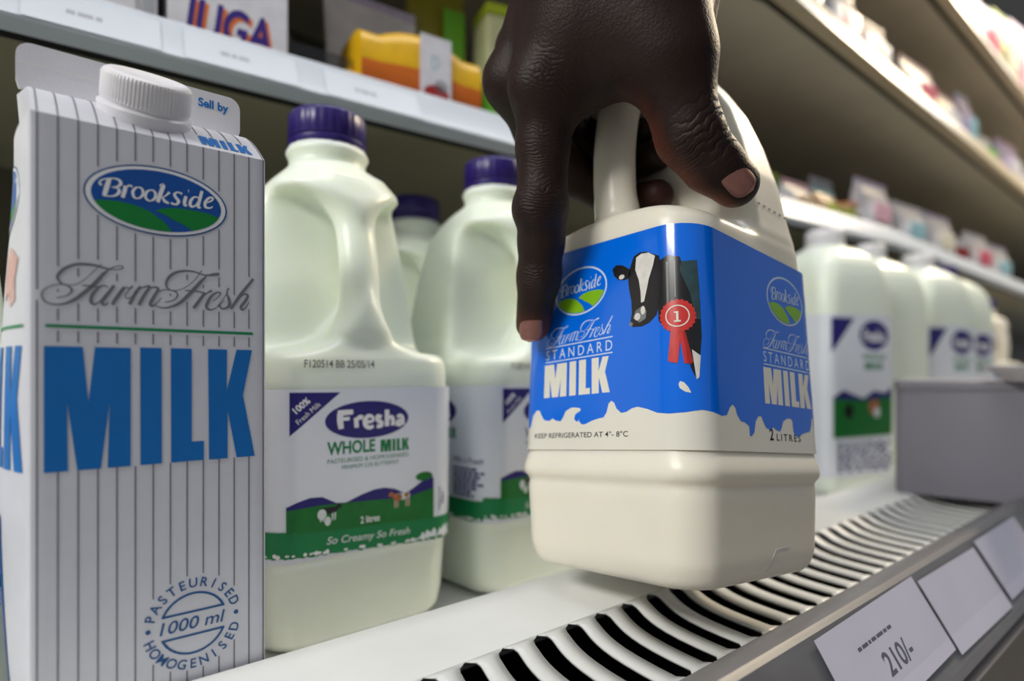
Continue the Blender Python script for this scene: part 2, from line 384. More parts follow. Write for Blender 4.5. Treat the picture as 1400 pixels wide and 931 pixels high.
MILK_M = [(3.6, 135.3), (13.4, 135.3), (14.9, 117.5), (16.6, 135.3), (26.4, 135.3), (26.4, 96.3), (20.0, 96.3), (20.6, 117.8), (18.2, 96.3), (12.0, 96.3), (9.4, 117.8), (9.6, 96.3), (3.6, 96.3)]
MILK_I = [(29.1, 135.5), (35.4, 135.5), (35.5, 96.3), (29.2, 96.3)]
MILK_L = [(38.2, 135.5), (44.7, 135.5), (44.7, 103.0), (48.6, 103.0), (48.6, 96.3), (38.3, 96.3)]
MILK_K = [(50.0, 135.5), (56.3, 135.5), (56.2, 120.5), (59.6, 135.5), (65.0, 135.5), (61.8, 118.9), (66.0, 96.2), (59.6, 96.2), (56.5, 113.5), (56.5, 96.2), (50.3, 96.2)]
def milk_polys(): return [t for L in (MILK_M, MILK_I, MILK_L, MILK_K) for t in poly(L)]

# ================================================================== the setting
def shelf_dy(x):                                          # front line of the shelves in plan
    return 422 - 0.092 * x if x < 1000 else 330.0
KN = (shelf_dy, [-600, 0, 1000])
BACK = 760.0

w = MB().box(-900, 7600, BACK, BACK + 40, -10, 2600).build('wall_back', M['back_panel'], smooth=False); tag(w, kind='structure')
fl = MB().box(-2500, 4500, -3500, BACK + 40, -640, -600).build('floor', mat('pale_floor_tile', (176, 170, 160), .35, .5, noise=.08, nscale=3), smooth=False); tag(fl, kind='structure')

# open chilled cabinet
fr = thing('display_fridge', 'open refrigerated dairy cabinet with grey front under the white air grille', 'refrigerator', (0, 0, -600))
def local_up(mb, dz): mb.v = [(x, y, z + dz) for x, y, z in mb.v]; return mb
local_up(MB().box(-880, 3580, 232, BACK, -40, -10), 600).build('deck', M['steel_white'], fr, False)
local_up(MB().extrude([(84, -16), (80, -20), (78, -300), (96, -596), (300, -596), (300, -420), (120, -420), (120, -16)], -880, 3580), 600).build('front_bumper', M['bumper'], fr, outward=True)
local_up(MB().box(-880, 3580, 122, 231, -40, -36), 600).build('return_duct', M['duct'], fr, False)
local_up(MB().box(-880, 3580, 228.5, 231, -36, -10.5), 600).build('duct_wall', M['duct'], fr, False)

# ------------------------------------------------------------------ air grille: white plate with real slots
gr = thing('air_grille', 'white steel air grille with a long row of black slots along the fridge front', 'air grille')
PITCH, SX0, NS = 18.0, -120.0, 62
prof = [(234, 20.0), (233, 20.6)] + [(y, 20.6) for y in (222, 206, 192, 186)] + \
       [(184, 20.4), (182, 20.0), (180, 19.3), (178, 18.4), (176, 17.4), (174, 16.5), (171, 15.5), (167, 14.6), (162, 13.9), (155, 13.4), (146, 13.2), (136, 13.2), (131.5, 13.2)]
V0, V1, HW = 184.0, 133.0, 4.7
def hw_at(y):
    if y >= V0 or y < V1: return 0.0
    t = V0 - y
    return HW if t >= HW else math.sqrt(max(0, HW * HW - (HW - t) ** 2))
gv, gf = [], []
def gq(a, b, c, d):
    n = len(gv); gv.extend([a, b, c, d]); gf.append((n, n + 1, n + 2, n + 3))
def sk(y):                                                # slots lean a little along the row
    return -0.10 * max(0, 184 - y)
for j in range(len(prof) - 1):
    (ya, za), (yb, zb) = prof[j], prof[j + 1]
    ha, hb = hw_at(ya), hw_at(yb)
    if ya >= V0 and yb >= V0 or ya <= V1:
        gq((-600, ya, za), (-600, yb, zb), (2600, yb, zb), (2600, ya, za)); continue
    x_first = SX0 - PITCH / 2
    gq((-600, ya, za), (-600, yb, zb), (x_first + sk(yb), yb, zb), (x_first + sk(ya), ya, za))
    for i in range(NS):
        c = SX0 + i * PITCH
        l, r = c - PITCH / 2, c + PITCH / 2
        gq((l + sk(ya), ya, za), (l + sk(yb), yb, zb), (c - hb + sk(yb), yb, zb), (c - ha + sk(ya), ya, za))
        gq((c + ha + sk(ya), ya, za), (c + hb + sk(yb), yb, zb), (r + sk(yb), yb, zb), (r + sk(ya), ya, za))
    x_last = SX0 + (NS - .5) * PITCH
    gq((x_last + sk(ya), ya, za), (x_last + sk(yb), yb, zb), (2600, yb, zb), (2600, ya, za))
plate = mesh_obj('slotted_plate', gv, gf, M['grille_white'], gr)
bm = bmesh.new(); bm.from_mesh(plate.data); bmesh.ops.remove_doubles(bm, verts=bm.verts, dist=2e-6); bm.normal_update(); bm.to_mesh(plate.data); bm.free()
plate.data.polygons.foreach_set('use_smooth', np.ones(len(plate.data.polygons), dtype=bool))
so = plate.modifiers.new('thickness', 'SOLIDIFY'); so.thickness = .0012; so.offset = -1
MB().box(-600, 2600, 231.2, 234.2, -9.8, 20).build('rear_lip', M['grille_white'], gr, False)

# ------------------------------------------------------------------ price rail
pr_ = thing('price_rail', 'grey plastic price rail along the front edge of the air grille', 'price rail')
MB().extrude([(131, 11), (131, 15.2), (124, 21), (112, 27.5), (108, 28), (105.5, 26.5), (104.5, 24), (86, -6), (83, -9), (81, -13), (84, -15.5), (90, -14), (110, 9), (124, 9)], -600, 2600).build('rail_body', M['rail_grey'], pr_, outward=True)
MB().extrude([(104.2, 30.2), (103.0, 31.0), (101.6, 29.8), (83.6, -5.4), (82.2, -8.6), (83.0, -9.2), (84.4, -6.0), (102.4, 28.8)], -600, 2600).build('clear_cover', M['clear'], pr_, outward=True)

def price_label(x0, wd, label, lift=0.0, tilt=0.0, txt='210/-'):
    up = Vector((0, 18.5, 30.0)).normalized(); nrm = Vector((0, -30.0, 18.5)).normalized()
    base = Vector((x0, 85.2, -4.6)) + nrm * .55 + up * lift
    t = thing('price_label', label, 'price tag', base, 0, 'paper price labels in the rail')
    H = 35.0
    def fm(u, v, l):
        ca, sa = math.cos(tilt), math.sin(tilt)
        q = Vector((u * ca - v * sa, 0, 0)) + up * (v * ca + u * sa) + nrm * (l * .05)
        return tuple(q)
    mb = MB()
    mb.add([fm(0, 0, 1), fm(wd, 0, 1), fm(wd, H, 1), fm(0, H, 1), fm(0, 0, -1), fm(wd, 0, -1), fm(wd, H, -1), fm(0, H, -1)],
           [(0, 1, 2, 3), (7, 6, 5, 4), (0, 4, 5, 1), (1, 5, 6, 2), (2, 6, 7, 3), (3, 7, 4, 0)], 0)
    p = Print()
    if txt:
        p.add(fit_text(txt, wd * .37, wd * .64, 9.0, 18.0, fat=.02), M['ink'], 2)
        x = wd * .24
        for n in (3, 5, 2, 4, 6, 3, 4):
            p.add(rect(x, x + n * 1.1, 23.0, 24.4), M['ink'], 2); x += n * 1.1 + 1.0
    p.into(mb, fm, moff=1)
    mb.build('paper', [M['paper']] + p.mats, t, False)
    return t
price_label(236, 108, 'white price tag reading 210/- in the rail below the held jug', 0.5, 0.012)
price_label(347, 96, 'white price tag right of the 210/- tag in the grey rail', -1.5, -0.01, None)
price_label(450, 100, 'bluish white price tag farthest along the grey rail', 0.0, 0.0, None)

# ------------------------------------------------------------------ shelves
def shelf(z, label, straight, stripm, th=30.0, plate='taupe', x1=7000):
    t = thing('fridge_shelf', label, 'shelf', (0, 0, z), 0, 'cabinet shelves')
    kn = KN if not straight else (lambda x: 330.0 + 82 * min(1, max(0, (650 - x) / 400)), [250, 650])
    d = BACK - 2
    # plate: polygon in plan
    xs = [-880, -600, 0, 250, 650, 1000, x1]
    v = []; 
    for x in xs:
        y0 = kn[0](x) + 3
        v += [(x, y0, 12), (x, y0, 18), (x, d, 18), (x, d, 12)]
    f = []
    for j in range(len(xs) - 1):
        for i in range(4):
            f.append((j * 4 + i, j * 4 + (i + 1) % 4, (j + 1) * 4 + (i + 1) % 4, (j + 1) * 4 + i))
    f.append((3, 2, 1, 0)); n = (len(xs) - 1) * 4; f.append((n, n + 1, n + 2, n + 3))
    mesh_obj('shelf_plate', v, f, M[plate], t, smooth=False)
    MB().extrude([(3, -.5), (-14.5, 0), (-15.4, 1.4), (.2, th - 1.2), (1.5, th), (3.2, th - .6), (3.4, 18)], -880, x1, yoff=kn).build('price_strip', stripm, t, outward=True)
    MB().extrude([(4, 0), (10, -1.5), (14, 4), (14, 12), (4, 12)], -880, x1, yoff=kn).build('lower_channel', M['duct'], t)
    return t
shelf(311, 'middle shelf above the milk jugs with a white price strip', False, M['strip'], 30.0, 'taupe_shaded')
shelf(540, 'upper shelf with taupe underside and cream edge right of the hand', True, M['strip_cream'], 42.0)
shelf(762, 'topmost shelf in the upper right corner with a cream edge', True, M['strip_cream'], 42.0)

def rail_tag(x, wd, label, words):                        # paper slip on the sloping strip of the middle shelf
    up = Vector((0, 15.6, 27.4)).normalized(); nrm = Vector((0, -27.4, 15.6)).normalized()
    yaw = math.atan(-0.092)
    base = Vector((x, shelf_dy(x) - 15.2, 312.6)) + nrm * .5
    t = thing('price_label', label, 'price tag', base, yaw, 'paper slips on the middle shelf strip')
    f3 = lambda u, v, l: tuple(Vector((u, 0, 0)) + up * v + nrm * (l * .08))
    H = 26.0
    b = MB()
    b.add([f3(0, 0, 1), f3(wd, 0, 1), f3(wd, H, 1), f3(0, H, 1), f3(0, 0, -1), f3(wd, 0, -1), f3(wd, H, -1), f3(0, H, -1)],
          [(0, 1, 2, 3), (7, 6, 5, 4), (0, 4, 5, 1), (1, 5, 6, 2), (2, 6, 7, 3), (3, 7, 4, 0)], 0)
    q = Print(); x_ = wd * .3
    for n in words: q.add(rect(x_, x_ + n, 11, 14.5), M['faint'], 2); x_ += n + 1.2
    q.into(b, f3, moff=1)
    b.build('paper', [M['strip']] + q.mats, t, False)
rail_tag(8, 64, 'pale paper slip on the shelf strip above the left half of the carton', (4, 7, 3))
rail_tag(84, 66, 'pale paper slip on the shelf strip right under the purple-lettered box', (5, 3, 6))
rail_tag(168, 70, 'pale paper slip on the shelf strip above the purple-capped jug', (3, 6, 4))

# ================================================================== smooth solids: distance fields + surface nets
def smin(a, b, k):
    h = np.maximum(k - np.abs(a - b), 0) / k
    return np.minimum(a, b) - h * h * k * .25
def smax(a, b, k): return -smin(-a, -b, k)

def surface_nets(f, org, h):
    nx, ny, nz = f.shape
    ins = f < 0
    c = np.zeros((nx - 1, ny - 1, nz - 1), np.int8)
    for dx in (0, 1):
        for dy in (0, 1):
            for dz in (0, 1):
                c += ins[dx:nx - 1 + dx, dy:ny - 1 + dy, dz:nz - 1 + dz]
    idx = np.argwhere((c > 0) & (c < 8))
    vid = -np.ones(c.shape, np.int64); vid[tuple(idx.T)] = np.arange(len(idx))
    acc = np.zeros((len(idx), 3)); cnt = np.zeros(len(idx))
    corners = [(a, b, d) for a in (0, 1) for b in (0, 1) for d in (0, 1)]
    for a in corners:
        for ax in range(3):
            if a[ax]: continue
            b = list(a); b[ax] = 1
            fa = f[idx[:, 0] + a[0], idx[:, 1] + a[1], idx[:, 2] + a[2]]
            fb = f[idx[:, 0] + b[0], idx[:, 1] + b[1], idx[:, 2] + b[2]]
            mk = (fa < 0) != (fb < 0)
            t = np.where(mk, fa / np.where(mk, fa - fb, 1), 0)
            p = np.zeros((len(idx), 3)); p[:] = a; p[:, ax] += t
            acc[mk] += p[mk]; cnt[mk] += 1
    verts = (idx + acc / cnt[:, None]) * h + np.array(org)
    faces = []
    for ax in range(3):
        sl0 = [slice(None)] * 3; sl1 = [slice(None)] * 3
        sl0[ax] = slice(0, -1); sl1[ax] = slice(1, None)
        A, B = ins[tuple(sl0)], ins[tuple(sl1)]
        e = np.argwhere(A != B)
        u, w = (ax + 1) % 3, (ax + 2) % 3
        ok = (e[:, u] > 0) & (e[:, w] > 0) & (e[:, u] < f.shape[u] - 1) & (e[:, w] < f.shape[w] - 1)
        e = e[ok]
        flip = A[tuple(e.T)]
        q = []
        for du, dw in ((1, 1), (0, 1), (0, 0), (1, 0)):
            g = e.copy(); g[:, u] -= du; g[:, w] -= dw
            q.append(vid[tuple(g.T)])
        q = np.stack(q, 1)
        q[~flip] = q[~flip][:, ::-1]
        faces.append(q)
    return verts, np.concatenate(faces)

def relax(v, f, n=2, lam=.5):
    e = np.concatenate([f[:, [0, 1]], f[:, [1, 2]], f[:, [2, 3]], f[:, [3, 0]]])
    e = np.concatenate([e, e[:, ::-1]])
    deg = np.bincount(e[:, 0], minlength=len(v))[:, None]
    for k in range(n):
        for l in (lam, -lam * 1.03):
            a = np.zeros_like(v)
            for i in range(3): a[:, i] = np.bincount(e[:, 0], weights=v[e[:, 1], i], minlength=len(v))
            v = v + l * (a / deg - v)
    return v

# ------------------------------------------------------------------ milk jugs (handle side = local -y)
class JugForm:
    def __init__(s, prof, cr, z0, z1, wall0, wall1, cap0, back_handle=False, scale=1.0, zb=0.0, flare=False):
        s.flare = flare
        s.zb = zb
        s.hz = [p[0] for p in prof]; s.hv = [p[1] * scale for p in prof]
        s.cr, s.z0, s.z1, s.w0, s.w1, s.cap0, s.flip = cr, z0, z1, wall0, wall1, cap0, back_handle
        s.W0 = max(s.hv) - .5; s.a0 = s.W0 - cr
        s.total = 8 * s.a0 + 2 * math.pi * cr
        s.mesh = None
    def hw(s, h): return float(np.interp(h, s.hz, s.hv))
    def wrap(s, u, h, off):                               # perimeter coordinate (0 = middle of the front), height -> point
        a = s.hw(h) - s.cr; w = s.hw(h) + off; r = s.cr + off; q = math.pi / 2
        P = s.total; u = (u + P / 2) % P - P / 2
        sg = 1 if u >= 0 else -1; u = abs(u); k = a / s.a0
        if u <= s.a0: p = (u * k, -w)
        else:
            u -= s.a0
            if u <= s.cr * q:
                t = u / s.cr; p = (a + r * math.sin(t), -a - r * math.cos(t))
            else:
                u -= s.cr * q
                if u <= 2 * s.a0: p = (w, (u - s.a0) * k)
                else:
                    u -= 2 * s.a0
                    if u <= s.cr * q:
                        t = u / s.cr; p = (a + r * math.cos(t), a + r * math.sin(t))
                    else: p = ((s.a0 - (u - s.cr * q)) * k, w)
        return (sg * p[0], p[1], h - s.zb)
    def cuts(s):
        c = []; q = s.cr * math.pi / 2
        for sg in (1, -1):
            for st in (s.a0, 3 * s.a0 + q):
                c += [sg * (st + q * i / 7) for i in range(8)]
            c += [sg * i * s.a0 * 2 / 3 for i in range(1, 2)]
        return sorted(set(c))
    def body(s, step=1.5):
        if s.mesh: return s.mesh
        top = s.cap0 + 2
        g = [np.arange(-60, 60 + step, step), np.arange(-60, 60 + step, step), np.arange(s.zb - 4, top + 4, step)]
        X, Y, Z = [a.astype(np.float32) for a in np.meshgrid(*g, indexing='ij', sparse=True)]
        hw = np.interp(Z, s.hz, s.hv).astype(np.float32)
        cr = np.minimum(np.interp(Z, [0, 150 + s.z0 - 157, s.z1 + 8, s.z1 + 22], [s.cr, s.cr + 4, 25, 21]), hw - .2).astype(np.float32)
        qx, qy = np.abs(X) - (hw - cr), np.abs(Y) - (hw - cr)
        d = np.sqrt(np.maximum(qx, 0) ** 2 + np.maximum(qy, 0) ** 2) + np.minimum(np.maximum(qx, qy), 0) - cr
        d = np.maximum(np.maximum(d * .8, s.zb - Z), Z - top)
        YF = -Y if s.flip else Y
        yw = (s.w0 + (s.w1 - s.w0) * np.clip((Z - s.z0) / (s.z1 - s.z0), 0, 1)) + .004 * X * X
        fl = s.z0 - .0032 * X * X                         # the shoulder falls a little to the sides
        if s.flare:                                       # shoulder swept up into the handle, grip opening arched beside it
            fl = s.z0 - 1.5 + 22 * np.maximum(0, 1 - np.abs(X) / 46) ** 2.6
            n = smax(smax(YF - yw, (fl - Z) * .75, 9), (Z - (s.z1 + 5 - 9 * np.maximum(0, 1 - np.abs(X) / 30) ** 1.5)) * .9, 8)
        else:
            n = smax(smax(YF - yw, fl - Z, 10), Z - (s.z1 - .006 * X * X), 10)
        d = smax(d, -n, 5)
        # handle column, flared at both ends
        fw = s.hw(s.z0 - 8)
        za, zc_ = s.z0 - 3, s.z1 + 10
        cy = -fw + 13 + 4 * np.clip(1 - (Z - za) / 26, 0, 1) ** 2 + (fw - 13 - 27) * np.clip((Z - za - 34) / (zc_ - za - 34), 0, 1) ** 1.6
        rx = 10.2 + 2.0 * np.clip((Z - (s.z1 - 26)) / 26, 0, 1) ** 2
        hcol = np.maximum((np.sqrt((X / rx) ** 2 + ((YF - cy) / 9.5) ** 2) - 1) * 8.6, np.maximum(za - Z, Z - zc_))
        d = smin(d, hcol, np.clip((Z - (s.z0 - 4)) / 14, 0.02, 1) * 15)
        # neck bead
        zc = s.cap0 - 3.0
        d = smin(d, np.sqrt((np.sqrt(X * X + Y * Y) - 21.5) ** 2 + (Z - zc) ** 2) - 1.6, 2)
        v, f = surface_nets(np.ascontiguousarray(d), (g[0][0], g[1][0], g[2][0]), step)
        v = relax(v, f, 3); v[:, 2] -= s.zb
        me = bpy.data.meshes.new('jug_body')
        me.from_pydata((v * S).tolist(), [], f.tolist())
        me.polygons.foreach_set('use_smooth', np.ones(len(f), dtype=bool))
        s.mesh = me
        return me

def add_body(form, m, parent):
    me = form.body().copy() if form.mesh and form.mesh.users else form.body()
    me.materials.clear(); me.materials.append(m)
    o = bpy.data.objects.new('body', me); COL.objects.link(o); o.parent = parent
    return o

def add_cap(form, m, parent):
    z = form.cap0 - form.zb
    k = .955
    mb = MB().lathe([(22.2 * k, z + 5.0), (22.6 * k, z + 5.4), (22.4 * k, z + 18), (21.6 * k, z + 19.6), (20.0 * k, z + 20.4), (12, z + 20.6), (.5, z + 20.6)], n=120, rib=.18, ribz=(z + 5.3, z + 18))
    c = mb.build('cap', m, parent, sharp=50)
    MB().lathe([(20.2, z), (22.4 * k, z + .2), (22.9 * k, z + 1.2), (22.9 * k, z + 4), (22.2 * k, z + 4.7), (20.2, z + 4.8)], n=64).build('tamper_ring', m, c)
    return c

def sleeve(form, h0, h1, m, mb_print, parent, name='label', off=.55, full=True, extra=None, hs=None, vc=None):
    mb = MB(); cuts = form.cuts(); P = form.total
    us = sorted(set([-P / 2] + cuts + [P / 2])); hs = hs or [h0, (h0 + h1) / 2, h1]
    v = [form.wrap(u, h, off) for h in hs for u in us]; n = len(us); fs = []
    for j in range(len(hs) - 1):
        for i in range(n - 1): fs.append((j * n + i, j * n + i + 1, (j + 1) * n + i + 1, (j + 1) * n + i))
    mb.add(v, fs, 0)
    def vcut(pg):
        pg = [[(y, x) for x, y in p] for p in pg]
        return [[(y, x) for x, y in p] for p in split_u(pg, vc or hs[1:-1])]
    mb_print.items = [(vcut(p), m_, l) for p, m_, l in mb_print.items]
    mb_print.into(mb, lambda u, h, l: form.wrap(u, h, off + .06 * l), cuts, 1)
    o = mb.build(name, [m] + mb_print.mats, parent, True, 40)
    me = o.data; nn = []
    for q in me.vertices:
        x, y, z = q.co / S
        a = form.hw(z + form.zb) - form.cr
        qx, qy = abs(x) - a, abs(y) - a
        n_ = Vector((math.copysign(max(qx, 0), x), math.copysign(max(qy, 0), y), 0))
        if n_.length < 1e-6: n_ = Vector((0, -1, 0))
        nn.append(n_.normalized())
    me.normals_split_custom_set_from_vertices(nn)
    return o

# --- white two litre jug with navy and green label
FRESH = JugForm([(-10, 42), (-8, 45.5), (-4, 48.5), (6, 50), (33, 51.5), (36, 52.6), (40, 53), (126, 53), (134, 52.4), (141, 50.6), (150, 48.6), (175, 46), (200, 42.5), (218, 39), (228, 34.5), (236, 28), (241, 23), (244, 20.6), (270, 20.4)], 17, 139, 219, -26, -14, 254.5, scale=1.035, zb=-10, flare=True)

def cow_side(cx, cy, sc, flip=1):                         # a small walking cow in flat ink: body, legs, head
    f = lambda pts: [(cx + flip * x * sc, cy + y * sc) for x, y in pts]
    return [poly(f([(-5, 2), (-4.4, 3.6), (3.5, 3.8), (5, 3.2), (5.2, 1), (4.2, .2), (-4, 0)])),
            poly(f([(4.5, 3.2), (6, 5), (7.2, 5.2), (8.4, 3.6), (8.2, 2.6), (7, 2.8), (5.2, 1.2)])),
            [q for x in (-4.6, -3, 2.4, 3.9) for q in poly(f([(x, 1), (x + 1, 1), (x + .8, -4), (x + .1, -4)]))]]

def fresha_print(panel_c, pr, full=True):
    T = lambda x, y: (x + panel_c, y)
    mv = lambda pg: [[T(*p) for p in q] for q in pg]
    pr.add(mv(poly([(-33.6, 117.8), (-9, 117.5), (-33.6, 97.3)])), M['fnavy'], 1)
    pr.add(mv(text2d('100%', 4.4, -27.5, 110.2, rot=.69, fat=.03)), M['wink'], 2)
    pr.add(mv(text2d('Fresh Milk', 3.6, -24.2, 106.9, rot=.69, sx=.95)), M['wink'], 2)
    pr.add(mv(ellipse(6.0, 103.4, 22.8, 9.4)), M['fnavy'], 1)
    # the round display lettering
    L = [[(-10.4, 107.2, 3), (-6.2, 107.4, 3), (-2.4, 107.6, 2.6)], [(-9.2, 107.0, 3.4), (-9.2, 103.4, 3.4), (-8.6, 99.4, 3)], [(-8, 104.2, 2), (-4.2, 104.4, 2)],
         [(-.9, 104.6, 2.6), (-.7, 102, 2.6), (-.5, 99.6, 2.6)], [(-.6, 103.6, 2), (1.2, 104.8, 2.4), (2.8, 104.4, 2.6)],
         [(4.4, 102, 2), (8.2, 102.6, 1.6), (8.0, 104.6, 1.8), (5.8, 105.2, 2.2), (4.0, 103.2, 2.8), (4.4, 100.4, 2.6), (6.6, 99.2, 2.2), (8.6, 100, 2)],
         [(13.2, 104.4, 2), (11, 104.8, 2.4), (10.8, 103, 2.4), (13, 101.4, 2.6), (12.8, 99.8, 2.2), (10.4, 99.6, 2.2)],
         [(16.2, 108.0, 2.8), (16.2, 104, 2.8), (16.2, 99.4, 2.8)], [(16.6, 103, 2), (18.4, 104.2, 2.2), (19.6, 103, 2.4), (19.6, 99.6, 2.6)],
         [(22, 104, 2), (24, 104.6, 2.2), (25.2, 103.2, 2.4), (25.4, 99.6, 2.6)], [(25, 102, 1.8), (22.8, 101.8, 2.2), (22.2, 100.2, 2.4), (24.6, 99.8, 2)]]
    for s_ in L: pr.add(mv(stroke(s_, .92, 4)), M['wink'], 2)
    pr.add(mv(fit_text('WHOLE', -15.8, 9.6, 86.8, 93.4, fat=.03) + place(milk_polys(), 3.6, 66, 96.3, 135.5, 12.6, 29.2, 86.2, 92.6)), M['fgreen'], 1)
    pr.add(mv(fit_text('PASTEURISED & HOMOGENISED', -15.6, 29, 82.7, 84.9)), M['fgreen'], 1)
    pr.add(mv(fit_text('MINIMUM 3.5% BUTTERFAT', -8.3, 23, 79.4, 81.4)), M['fgreen'], 1)
    hills = [(-35, 64), (-30, 66), (-24, 67.4), (-18, 67.0), (-11, 63.2), (-6, 62.8), (2, 65.6), (9, 67.4), (15, 67.6), (21, 66.2), (27, 63), (33, 66), (39, 69.5), (44.4, 70), (44.4, 56), (-35, 58)]
    pr.add(mv(poly(hills)), M['fnavy'], 1)
    pr.add(mv(poly([(-35, 62.5), (-20, 63.2), (5, 62.2), (28, 61), (44.4, 64), (44.4, 47.6), (-35, 51.2)])), M['fgrass'], 2)
    for q in ellipse(38.5, 71, 5.2, 2.4): pr.add(mv([q]), M['fgrass'], 1)
    b, hd, lg = cow_side(-15.5, 58.5, .85)
    pr.add(mv(b + hd), M['bcow'], 3); pr.add(mv(lg), M['fbwhite'], 3)
    pr.add(mv(ellipse(-18.4, 58.6, 2.2, 2.6) + ellipse(-15.5, 55.0, 1.6, 2.2)), M['fbwhite'], 4)
    b, hd, lg = cow_side(25, 60, .95, -1)
    pr.add(mv(b), M['fbwhite'], 3); pr.add(mv(hd), M['fbrown'], 3); pr.add(mv(lg), M['pink'], 3)
    pr.add(mv(ellipse(22.4, 61.6, 2.6, 1.9) + ellipse(27.6, 62.4, 1.4, 1.2)), M['fbrown'], 4)
    pr.add(mv(fit_text('2 litres', 1.5, 12.0, 51.0, 54.6, fat=.02)), M['wink'], 3)
    pr.add(mv(text2d('CREAM TOP', 2.4, 49.3, 57.5, rot=1.57)), M['fnavy'], 1)
    pr.add(mv(text2d('FRESH', 2.4, 51.8, 57.5, rot=1.57, fat=.02)), M['fnavy'], 1)

def fresha_label(form, parent, seed=3):
    rnd = random.Random(seed)
    pr = Print(); P = form.total
    fresha_print(-8, pr)
    for c in (-98, 104):                                  # side faces repeat only the oval and the name
        pr.add(ellipse(c, 103.4, 22.8, 9.4), M['fnavy'], 1)
        pr.add(fit_text('Fresha', c - 16, c + 17, 99, 108, fat=.035), M['wink'], 2)
        pr.add(fit_text('WHOLE', c - 22, c + 3.4, 86.8, 93.4, fat=.03) + place(milk_polys(), 3.6, 66, 96.3, 135.5, c + 6.4, c + 22.6, 86.8, 93.4), M['fgreen'], 1)
    for c in (-66, 80):                   # small-print panels beside the corners
        pr.add(text2d('Milk is Fresh', 5.0, c, 72.5, shear=.3), M['fnavy'], 1)
        for k in range(8):
            w = 9 + 5 * rnd.random(); x = c - 12
            while x < c - 12 + 2 * w - 3:
                l = 1.6 + 3.2 * rnd.random(); pr.add(rect(x, x + l, 52.2 + 2.3 * k, 53.7 + 2.3 * k), M['fnavy'], 1); x += l + .9
    # green band all the way round, ragged lower edge with white splashes, fine white line above
    def top(u): return 50.4 - .055 * max(-46, min(46, u + 8)) if -54 < u < 50 else 50.4
    us = [-P / 2 + P * i / 300 for i in range(301)]
    rag = [rnd.random() for _ in us]
    for i in range(300):
        a, b = us[i], us[i + 1]
        t0, t1 = top(a), top(b)
        pr.add([[(a, t0 - 12 - .9 * rag[i]), (b, t1 - 12 - .9 * rag[i + 1]), (b, t1), (a, t0)]], M['fgreen'], 1)
        if rag[i] > .55:
            y = t0 - 12 + 1.8 * rag[i]
            pr.add(ellipse((a + b) / 2, y - .6, .5 + .8 * rnd.random(), .4 + .8 * rnd.random(), 10), M['wink'], 2)
    for c in (-8,):
        pr.add([[(c + p[0], p[1] - .05 * p[0]) for p in q] for q in fit_text('So Creamy So Fresh', -16, 29.6, 41.6, 46.4, fat=.012, shear=.25)], M['fbwhite'], 2)
    o = sleeve(form, 37.2, 119.4, M['flabel'], pr, parent)
    return o

def fresh_jug(label, loc, rz, capm='cap_purple', date=True, group='white milk jugs with purple caps'):
    t = thing('milk_jug', label, 'milk jug', loc, rz, group)
    add_body(FRESH, M['milk'], t)
    add_cap(FRESH, M[capm], t)
    fresha_label(FRESH, t)
    if date:
        pr = Print(); pr.add(fit_text('F120514 BB 25/05/14', -35, 1.4, 129.6, 133.4, fat=.008), M['ink'], 1)
        mb = MB(); pr.into(mb, lambda u, h, l: FRESH.wrap(u, h, .5 + .05 * l), FRESH.cuts())
        mb.build('printed_date', pr.mats, t)
    return t

jug1 = fresh_jug('white milk jug with purple cap standing right beside the tall striped carton', (146, 340.5, -10), 0)
jug2 = copy_tree(jug1); jug2.location = Vector((270, 340.5, -10)) * S; jug2.rotation_euler.z = math.radians(3)
jug2['label'] = 'purple-capped white milk jug half hidden behind the pointing finger and the held jug'
jug3 = copy_tree(jug1); jug3.location = Vector((272, 455, -10)) * S; jug3.rotation_euler.z = 0
jug3['label'] = 'milk jug in the second row, only its purple cap showing between two front jugs'
jug0 = copy_tree(jug1); jug0.location = Vector((-48, 366, -10)) * S; jug0.rotation_euler.z = 0
jug0['label'] = 'milk jug at the left picture edge, a sliver behind the striped carton'

# --- larger white jugs farther along (handle turned to the back)
LARGE = JugForm([(-10, 46), (-7, 50), (-2, 52.4), (20, 53), (214, 53), (228, 52.4), (240, 51), (252, 48), (262, 43), (270, 35), (276, 26), (279, 21), (300, 20.5)], 13, 210, 262, -20, -10, 279, True, zb=-10)
def large_label(form, parent):
    pr = Print()
    pr.add(poly([(-46, 189), (-14, 189), (-46, 150)]), M['fnavy'], 1)
    pr.add(ellipse(16, 170, 22, 17), M['fnavy'], 1)
    pr.add(fit_text('Fresha', 0, 32, 162, 177, fat=.03), M['wink'], 2)
    pr.add(fit_text('WHOLE', -2, 34, 142, 149, fat=.03), M['fgreen'], 1); pr.add(place(milk_polys(), 3.6, 66, 96.3, 135.5, 2, 30, 131, 139), M['fgreen'], 1)
    pr.add(poly([(-44, 100), (-30, 108), (-16, 103), (0, 98), (16, 107), (32, 104), (47, 112), (47, 70), (-44, 68)]), M['fnavy'], 1)
    pr.add(poly([(-44, 98), (0, 96), (47, 100), (47, 56), (-44, 54)]), M['fgrass'], 2)
    pr.add(ellipse(-22, 84, 7, 8), M['bcow'], 3); pr.add(ellipse(16, 88, 8, 9), M['fbrown'], 3); pr.add(ellipse(20, 82, 5, 6), M['fbwhite'], 4)
    rnd = random.Random(5)
    for k in range(9):
        x = -38
        while x < 38:
            l = 3 + 7 * rnd.random(); pr.add(rect(x, x + l, 16 + 3.8 * k, 18.4 + 3.8 * k), M['fnavy'], 1); x += l + 3 + 4 * rnd.random()
    return sleeve(form, 10, 193, M['flabel'], pr, parent)
